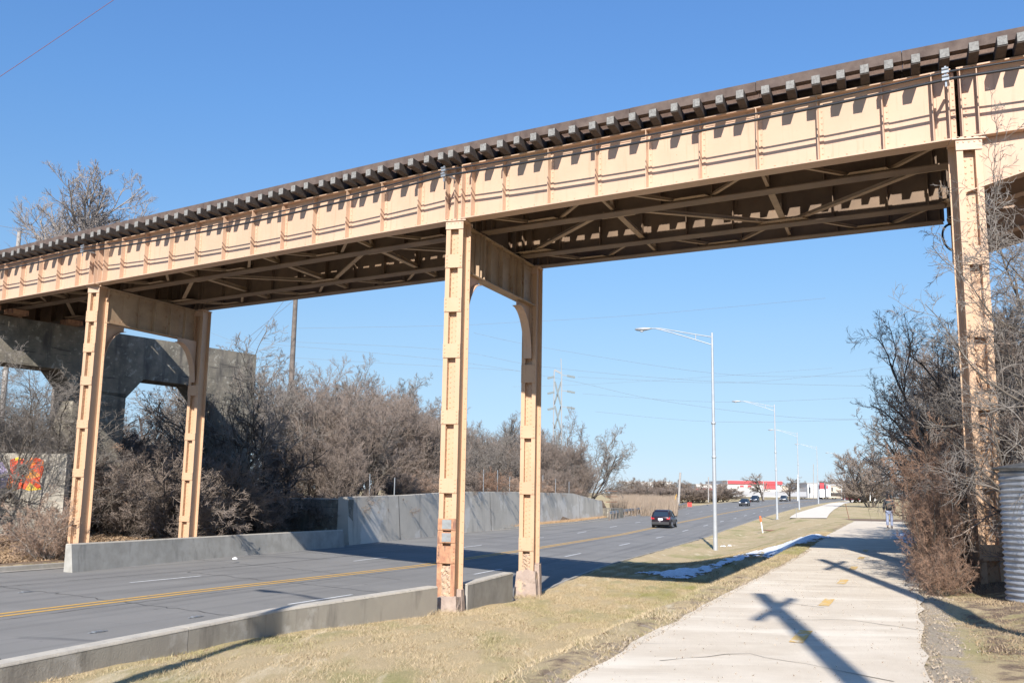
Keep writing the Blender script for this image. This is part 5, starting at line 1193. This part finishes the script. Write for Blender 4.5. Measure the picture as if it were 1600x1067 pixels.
one('dark', 385, 600, 49, 'low dark bare tree at the foot of the right end of the old pier', wide=1.1)
one('dark', 178, 610, 42.5, 'dark bare tree between the left bridge legs against the pier column', wide=.9)
# brush around and left of the left bridge legs
G2n = 'tangled brown brush around the left bridge legs'
for k in range(74):
    px = RV.uniform(-20, 545); Y = RV.uniform(37, 56)
    X = float(at_y(px, 770, Y)[0]); 
    if px < 105 and Y < 41: continue
    if X > float(np.interp(Y, [p[1] for p in lw], [p[0] for p in lw]))-1.9: continue
    yt = float(np.interp(px, [0, 110, 160, 330, 420, 545], [640, 660, 650, 672, 722, 770]))+RV.uniform(0, 70)
    one('shrub%d' % RV.choice([0, 1, 1, 1]), px, yt, Y, 'tangled brown bare brush on the bank behind the low retaining wall', 'shrub', 'shrub', G2n, wide=RV.uniform(1.0, 1.5))
for px, yt, Y, lb, k in ((350, 752, 44.5, 'tan twigged bush just right of the second left leg above the low wall', 'shrub0'), (312, 722, 43.5, 'upright tan bush leaning out beside the second left bridge leg', 'shrub0'), (392, 768, 47.5, 'round tan bush above the low retaining wall, rightmost of its kind', 'shrub0'), (88, 742, 33.8, 'bushy grey shrub at the foot of the outermost left bridge leg', 'shrub0'), (205, 735, 39.5, 'brown bush midway between the two left bridge legs', 'shrub1')):
    one(k, px, yt, Y, lb, 'shrub', 'shrub', wide=.8)
for px, yt, Y, lb in ((25, 500, 37.5, 'pale grey twiggy tree at the left edge in front of the old pier'), (-25, 520, 34.5, 'grey twiggy tree whose pale branches reach in from the left edge'), (75, 600, 40, 'low grey tree just left of the outermost left bridge leg'), (-70, 560, 39, 'grey tree mostly outside the left edge with drooping twigs')):
    one('grey_near', px, yt, Y, lb, wide=1.2)
for k in range(9):
    px = RV.uniform(-40, 330); one('thick%d' % RV.randrange(3), px, RV.uniform(610, 650) if px < 140 else RV.uniform(655, 690), RV.uniform(50, 58), 'brown bare thicket tree on the bank below the old concrete pier', group='thicket trees below the old pier', wide=1.2)
# hedge right of the path
G3n = 'red brown bushes crowding the right edge of the path'
for k in range(34):
    Y = 17.9+k*1.3+RV.uniform(-.5, .5); X = XPR(min(Y, 66))+(max(0, Y-66))*.42+(1.05 if Y < 23 else 1.75)+RV.uniform(0, .7); h = RV.uniform(3.4, 4.7) if k > 3 else RV.uniform(2.6, 3.6)
    if Y < 18.6: X = XPR(Y)+RV.uniform(.3, .5); h = 2.6
    plant('near%d' % RV.randrange(3), (X, Y, gz(X, Y)), h, RV.uniform(0, 6.28), 'red brown bare bush in the dense hedge along the right edge of the path', G3n, 'shrub', 'shrub', .82 if Y > 18.6 else .6)
for k in range(18):
    Y = 17.0+k*.9+RV.uniform(-.3, .3); X = XPR(Y)+(.35 if Y < 18.4 else 1.25)+RV.uniform(0, .15 if Y < 18.4 else 1.2); 
    plant('shrub2', (X, Y, gz(X, Y)), RV.uniform(1.0, 1.9), RV.uniform(0, 6.28), 'low red brown bush at the foot of the hedge beside the path', 'low bushes at the foot of the path hedge', 'shrub', 'shrub', .8)
for k in range(22):
    Y = 20+k*3.1+RV.uniform(-.8, .8); X = XPR(min(Y, 66))+(max(0, Y-66))*.42+(3.0 if Y < 30 else 3.9)+RV.uniform(0, 3.2)
    if abs(X-9.0-(Y-18)*.4) < .8 and Y < 25: continue
    hh_ = RV.uniform(5.2, 7.0)
    if Y < 60: X = max(X, 1400/1500*0+(1402-800)/1500*Y+.40*hh_)
    plant(RV.choice(['near0', 'near1', 'grey_near', 'thick0']), (X, Y, gz(X, Y)), hh_, RV.uniform(0, 6.28), 'bare brown tree in the thick row behind the path hedge', 'trees in the row behind the path hedge', wide=.85)
for px, yt, Y, lb, k in ((1492, 368, 26.5, 'bare tree with dark spreading limbs left of the right hand bridge leg', 'neartree'), (1520, 400, 31, 'bare tree directly behind the right hand bridge leg', 'neartree'), (1590, 420, 24, 'bare tree behind the right hand leg at the picture edge', 'neartree'), (1470, 470, 38, 'bare tree between the path hedge and the right hand bridge leg', 'neartree'), (1462, 560, 50, 'middle distance bare tree right of the walking person', 'tall1'), (1425, 650, 74, 'bare tree beside the path end beyond the walking person', 'tall1')):
    one(k, px, yt, Y, lb, wide=.8)
plant('grey_near', (9.9, 18.3, -1.7), 5.6, 2.1, 'pale twiggy tree right of the right hand bridge leg, twigs across its face', wide=.8)
plant('grey_near', (9.6, 15.9, -1.6), 9.6, .6, 'pale twiggy tree just right of the metal tank, twigs crossing the bridge corner', wide=.8)
plant('neartree', (9.9, 16.9, -1.6), 6.5, 4.1, 'dark bare tree behind the metal tank at the right edge')
plant('open', (5.3, -3.2, -1.6), 8.5, 2.0, 'bare tree just behind the camera whose branch shadows reach the near path')
plant('tall1', (XPR(27.5)+1.3, 27.5, -1.6), 8.6, 3.4, 'slender bare tree whose fine twigs reach left over the path hedge', wide=1.25)
plant('tall0', (XPR(38)+1.9, 38, -1.6), 9.6, 1.2, 'grey bare tree leaning over the path hedge behind the slender one', wide=1.15)
plant('open', (XPR(33)+1.8, 33, -1.6), 6.8, 4.4, 'many stemmed bare tree rising out of the hedge between two taller ones', wide=1.1)
for k in range(10):
    Y = 19.3+k*.75; X = XPR(Y)+RV.uniform(1.7, 2.6)
    if Y < 21 and 800+1500*(X)/Y > 1515: X = Y*.477
    plant('near%d' % RV.choice([0, 2]), (X, Y, gz(X, Y)), RV.uniform(3.2, 4.4), RV.uniform(0, 6.28), 'red brown bare bush in the dense hedge along the right edge of the path', G3n, 'shrub', 'shrub', .8)
for X, Y, h in ((-21.6, 32.6, 7.5), (-23.6, 34.2, 8.5), (-25.8, 35.8, 8), (-24.2, 31.4, 7)):  # unseen trees added to shade the old pier
    plant('thick%d' % RV.randrange(3), (X, Y, gz(X, Y)), h, RV.uniform(0, 6.28), 'bare brown tree left of the picture shading the old concrete pier', 'trees left of the picture by the old pier')
# far trees
for k in range(15):
    Y = 85+k*11; X = (27+ (Y-66)*.43)+RV.uniform(1.5, 5)+ (Y-85)*.02
    plant('far', (X, Y, lawn_z(Y)-.1), RV.uniform(4.5, 6.5), RV.uniform(0, 6.28), 'bare brown tree in the receding row beyond the path end', 'receding row of bare trees beyond the path')
one('far', 1354, 692, 175, 'bare tree standing out above the receding row left of the hedge', wide=1.2)
one('farround', 1180, 731, 260, 'bare round crowned tree in front of the white and red store', wide=1.25)
one('farround', 1237, 737, 270, 'dark round bare tree right of the second street lamp', wide=1.3)
one('farround', 1097, 748, 330, 'small bare tree behind the nearest street lamp', wide=1.4)
for px, yt, w_ in ((985, 745, 1.5), (1005, 750, 1.5), (1022, 745, 1.6), (1040, 748, 1.3), (1072, 748, 1.5), (1120, 750, 1.5)):
    one('far', px, yt, 300, 'thin bare tree on the horizon behind the field shrubs', group='thin trees along the horizon', wide=w_)
for k in range(16):
    px = 968+k*10.8+RV.uniform(-3, 3)
    one('far', px, RV.uniform(758, 764), RV.uniform(205, 240), 'purplish brown shrub in the field beyond the guardrail', 'shrub', 'shrub', 'purplish shrubs in the field beyond the guardrail', wide=2.6)
for px in (1332, 1345, 1358, 1372):
    one('far', px, 750, 260, 'purplish brown shrub where the sidewalk meets the trees', 'shrub', 'shrub', 'purplish shrubs beside the far sidewalk', wide=2.4)
for px in (1255, 1290, 1303, 1318, 1340): one('far', px, RV.uniform(744, 752), 420, 'faint bare tree behind the distant stores', group='faint trees behind the distant stores', wide=1.5)

# ------------------------------------------------------------------ ground cover
def blades(name, n, sampler, hmin, hmax, mt, wdt, seed, label, lean=.5):
    R = np.random.default_rng(seed); V = np.zeros((n*3, 3)); k = 0; xs = sampler(R, n); n = len(xs)
    V = np.zeros((n, 3, 3)); h = R.uniform(hmin, hmax, n); a = R.uniform(0, 2*pi, n); l = R.normal(0, lean, (n, 2))*h[:, None]
    dx = np.cos(a)*wdt/2; dy = np.sin(a)*wdt/2
    V[:, 0, 0] = xs[:, 0]-dx; V[:, 0, 1] = xs[:, 1]-dy; V[:, 0, 2] = xs[:, 2]-.01; V[:, 1, 0] = xs[:, 0]+dx; V[:, 1, 1] = xs[:, 1]+dy; V[:, 1, 2] = xs[:, 2]-.01
    V[:, 2, 0] = xs[:, 0]+l[:, 0]; V[:, 2, 1] = xs[:, 1]+l[:, 1]; V[:, 2, 2] = xs[:, 2]+h
    me = bpy.data.meshes.new(name); me.vertices.add(n*3); me.vertices.foreach_set('co', V.ravel()); me.loops.add(n*3); me.loops.foreach_set('vertex_index', np.arange(n*3)); me.polygons.add(n); me.polygons.foreach_set('loop_start', np.arange(0, n*3, 3)); me.polygons.foreach_set('loop_total', np.full(n, 3)); me.update(calc_edges=True); me.materials.append(mt)
    o = bpy.data.objects.new(name, me); col.objects.link(o); tag(o, label, 'grass' if 'grass' in name or 'reed' in name else 'ground cover', kind='stuff'); return o
def grass_blade_mat(nm, a, b, g=None):
    m = mat(nm, a, .9, 0, b, 1.2, spec=.1); return m
M['straw'] = mat('straw_blades', (.54,.43,.285), .9, 0, (.42,.33,.20), 25, spec=.1, layers=[((.27,.27,.10), .45, .52, .68, (1, .6, 1)), ((.66,.56,.38), 14, .6, .7, (1, 1, 1))])
M['straw_dull'] = mat('dull_straw', (.40,.30,.185), .9, 0, (.27,.20,.13), 25, spec=.1)
def samp_left(R, n):
    Y = 5+ (R.random(n)**.62)*40; out = []
    for y in Y:
        a = XKR(y)+.35; b = XPL(y)-.03
        x = a+(b-a)*R.random()
        if abs(x/y) > .62: continue
        out.append((x, y, ground_z(x, y)))
    return np.array(out)
blades('dry_grass', 230000, samp_left, .02, .06, M['straw'], .009, 1, 'short straw coloured winter grass between the wall and the path', .9)
M['dull_blades'] = mat('dull_green_brown_blades', (.22,.21,.10), .9, 0, (.25,.18,.10), 1.5, spec=.1)
blades('dull_grass', 60000, samp_left, .02, .055, M['dull_blades'], .010, 21, 'greenish brown blades mixed into the dry grass by the path', .9)
def samp_right(R, n):
    out = []
    for y in R.uniform(6, 22, n):
        x = XPR(y)+.55+R.exponential(1.3); 
        if x/y > .62: continue
        out.append((x, y, ground_z(x, y)))
    return np.array(out)
blades('dry_grass', 14000, samp_right, .015, .05, M['straw_dull'], .012, 2, 'matted dry grass between the path and the metal tank', 1.2)
M['leaf'] = mat('dead_leaves', (.27,.18,.11), .9, 0, (.42,.30,.19), 30, spec=.1)
def samp_leaf(R, n):
    out = []
    for _ in range(n):
        y = R.uniform(30, 59); xl_ = XKL(y); x = xl_-1.0-R.exponential(5.0)
        if x/y < -.62: continue
        out.append((x, y, ground_z(x, y)+.01))
    return np.array(out)
blades('leaf_litter', 60000, samp_leaf, .01, .05, M['leaf'], .09, 3, 'brown dead leaves covering the bank around the left bridge legs', 1.5)
def samp_verge(R, n):
    out = []
    for _ in range(n):
        y = R.uniform(60, 118); x = XKL(y)-.2-abs(R.normal(0, .45)); out.append((x, y, road_zx(XKL(y), y)+.13))
    return np.array(out)
blades('verge_grass', 14000, samp_verge, .05, .28, mat('tan_verge', (.50,.34,.19), .9, 0, (.36,.23,.13), 8), .03, 4, 'rusty tan dry grass along the foot of the tall retaining wall', .6)
def samp_foot(R, n):
    out = []
    for _ in range(n):
        c = [(-1.6, 24.0), (.7, 29.4)][R.integers(2)]; x = c[0]+R.normal(0, .35); y = c[1]-.25+R.normal(0, .22); out.append((x, y, ground_z(max(x, XKR(y)+.1), y)))
    return np.array(out)
blades('grass_tuft', 1400, samp_foot, .04, .16, M['straw'], .012, 6, 'dry grass tufts at the feet of the middle bridge legs', .8)
def samp_reed(R, n):
    out = []
    for _ in range(n):
        px = R.uniform(955, 1058); y = R.uniform(122, 215); y = y if sin(px*.13+y*.31)+sin(px*.41-y*.17) > -.9 else y+8; p = at_y(px, 775, y); out.append((p[0], y, gz(p[0], y)))
    return np.array(out)
blades('tall_reeds', 30000, samp_reed, .4, 2.1, mat('tan_reeds', (.36,.275,.20), .9, 0, (.27,.21,.16), .2), .07, 5, 'tall tan dry reeds in the field behind the guardrail', .12)
def samp_crumbs(R, n):
    out = []
    for _ in range(n):
        y = R.uniform(6.5, 30); s_ = R.random()
        if s_ < .35: x = XPL(y)-abs(R.normal(0, .18))+.12
        elif s_ < .85: x = XPR(y)+abs(R.normal(0, .35))-.08
        else: x = XPL(y)+R.random()*(XPR(y)-XPL(y))
        out.append((x, y, -1.592 if XPL(y) < x < XPR(y) else ground_z(x, y)))
    return np.array(out)
blades('gravel', 9000, samp_crumbs, .004, .02, mat('gravel_crumbs', (.46,.38,.28), .9, 0, (.20,.15,.11), 40), .022, 7, 'loose gravel and crumbs along both edges of the path', 1.0)
# snow remnants
def snow_patch(name, outline_px, z_of, label, seed, th=.035):
    from mathutils import noise
    pts = [on_ground(x, y)[:2] for x, y, z in outline_px]; xs_ = [p[0] for p in pts]; ys_ = [p[1] for p in pts]; cs = .07; n_ = len(pts)
    def sd_(x, y):
        ins = False; dm = 1e9
        for i in range(n_):
            (x0, y0), (x1, y1) = pts[i], pts[(i+1) % n_]
            if (y0 > y) != (y1 > y) and x < (x1-x0)*(y-y0)/(y1-y0)+x0: ins = not ins
            t_ = max(0, min(1, ((x-x0)*(x1-x0)+(y-y0)*(y1-y0))/((x1-x0)**2+(y1-y0)**2+1e-9))); dm = min(dm, math.hypot(x-x0-t_*(x1-x0), y-y0-t_*(y1-y0)))
        return dm if ins else -dm
    idx = {}; V = []; F = []
    nx_ = int((max(xs_)-min(xs_)+1)/cs); ny_ = int((max(ys_)-min(ys_)+1)/cs); H_ = {}
    for i in range(nx_):
        for j in range(ny_):
            x = min(xs_)-.5+i*cs; y = min(ys_)-.5+j*cs; d_ = sd_(x, y)
            if d_ < -.45: continue
            v = d_*.8+.55*noise.noise((x*2.2, y*2.2, seed))+.30*noise.noise((x*7, y*7, seed+3))+.14*noise.noise((x*17, y*17, 5.0))
            if v > -.04: H_[(i, j)] = (x, y, min(.075, (v+.05)*.12))
    for (i, j), (x, y, h) in H_.items():
        idx[(i, j)] = len(V); V.append((x, y, ground_z(x, y)+.02+h+.012*noise.noise((x*9, y*9, 1.0))))
    for (i, j) in H_:
        q = [(i, j), (i+1, j), (i+1, j+1), (i, j+1)]
        if all(k in idx for k in q): F.append(tuple(idx[k] for k in q))
    m = MB(); m.add(V, F, True); tag(m.build(name, M['snow'], None), label, 'snow', kind='stuff')
snow_patch('snow', [(1006, 896, 0), (1055, 890, 0), (1105, 886, 0), (1118, 881, 0), (1103, 893, 0), (1075, 904, 0), (1035, 902, 0)], None, 'patch of old snow in the ditch under the bridge shadow', 1)
snow_patch('snow', [(1116, 882, 0), (1160, 867, 0), (1225, 849, 0), (1288, 837, 0), (1286, 842, 0), (1250, 851, 0), (1190, 864, 0), (1150, 879, 0), (1116, 890, 0)], None, 'long thin strip of old snow along the ditch beside the path', 2)
snow_patch('snow', [(1402, 834, -1.5), (1430, 832, -1.45), (1440, 845, -1.45), (1422, 851, -1.5), (1404, 843, -1.5)], None, 'small patch of blue white snow on the right edge of the path', 3, .07)
# litter
for px, py, lb in ((1140, 842, 'white scrap of litter on the grass right of the nearest lamp'), (1131, 866, 'white litter at the foot of the nearest street lamp')):
    for k in range(14):
        q = at_y(px, py, 57.0); pass
    X, Y = float(at_y(px, py, 60)[0]), 60.0
    m = MB(); R = random.Random(px)
    for j in range(3): m.prism([(X+R.uniform(-.2, .2), Y+R.uniform(-.2, .2), ground_z(X, Y)+.03+R.uniform(0, .12)) for _ in range(4)], (0, 0, .015))
    tag(m.build('litter', M['litter']), lb, 'litter')
q = on_road(367, 874.5, .1); m = MB(); m.tube([q+np.array([-.10, 0, .04]), q+np.array([0, .03, .06]), q+np.array([.09, 0, .04])], [.025, .06, .02], 7); tag(m.build('litter', M['litter']), 'crumpled white litter in the gutter at the foot of the low wall', 'litter')


# dead leaves and crumbs blown over the near grass, and small pavement markers
blades('fallen_leaves', 2600, lambda R, n: samp_left(R, n), .004, .02, mat('fallen_leaf', (.22,.13,.07), .9, 0, (.12,.08,.05), 30), .045, 12, 'scattered brown leaves on the grass between the wall and the path', 1.5)
for px, py, lb in ((153, 987.5, 'small worn reflective road marker nearest the camera on the near lane'), (306, 964, 'small worn road marker on the near lane beside the lamp shadow'), (41, 925, 'small worn road marker on the far lane near the left edge')):
    q = on_road(px, py); m = MB(); d_ = u2((.46, .9)); m.obox(q+Z3*.018, v3(d_, 0), v3((-d_[1], d_[0]), 0), Z3, .24, .11, .028); m.obox(q+Z3*.012, v3(d_, 0), v3((-d_[1], d_[0]), 0), Z3, .46, .06, .012); tag(m.build('road_marker', M['galv']), lb, 'road marker')
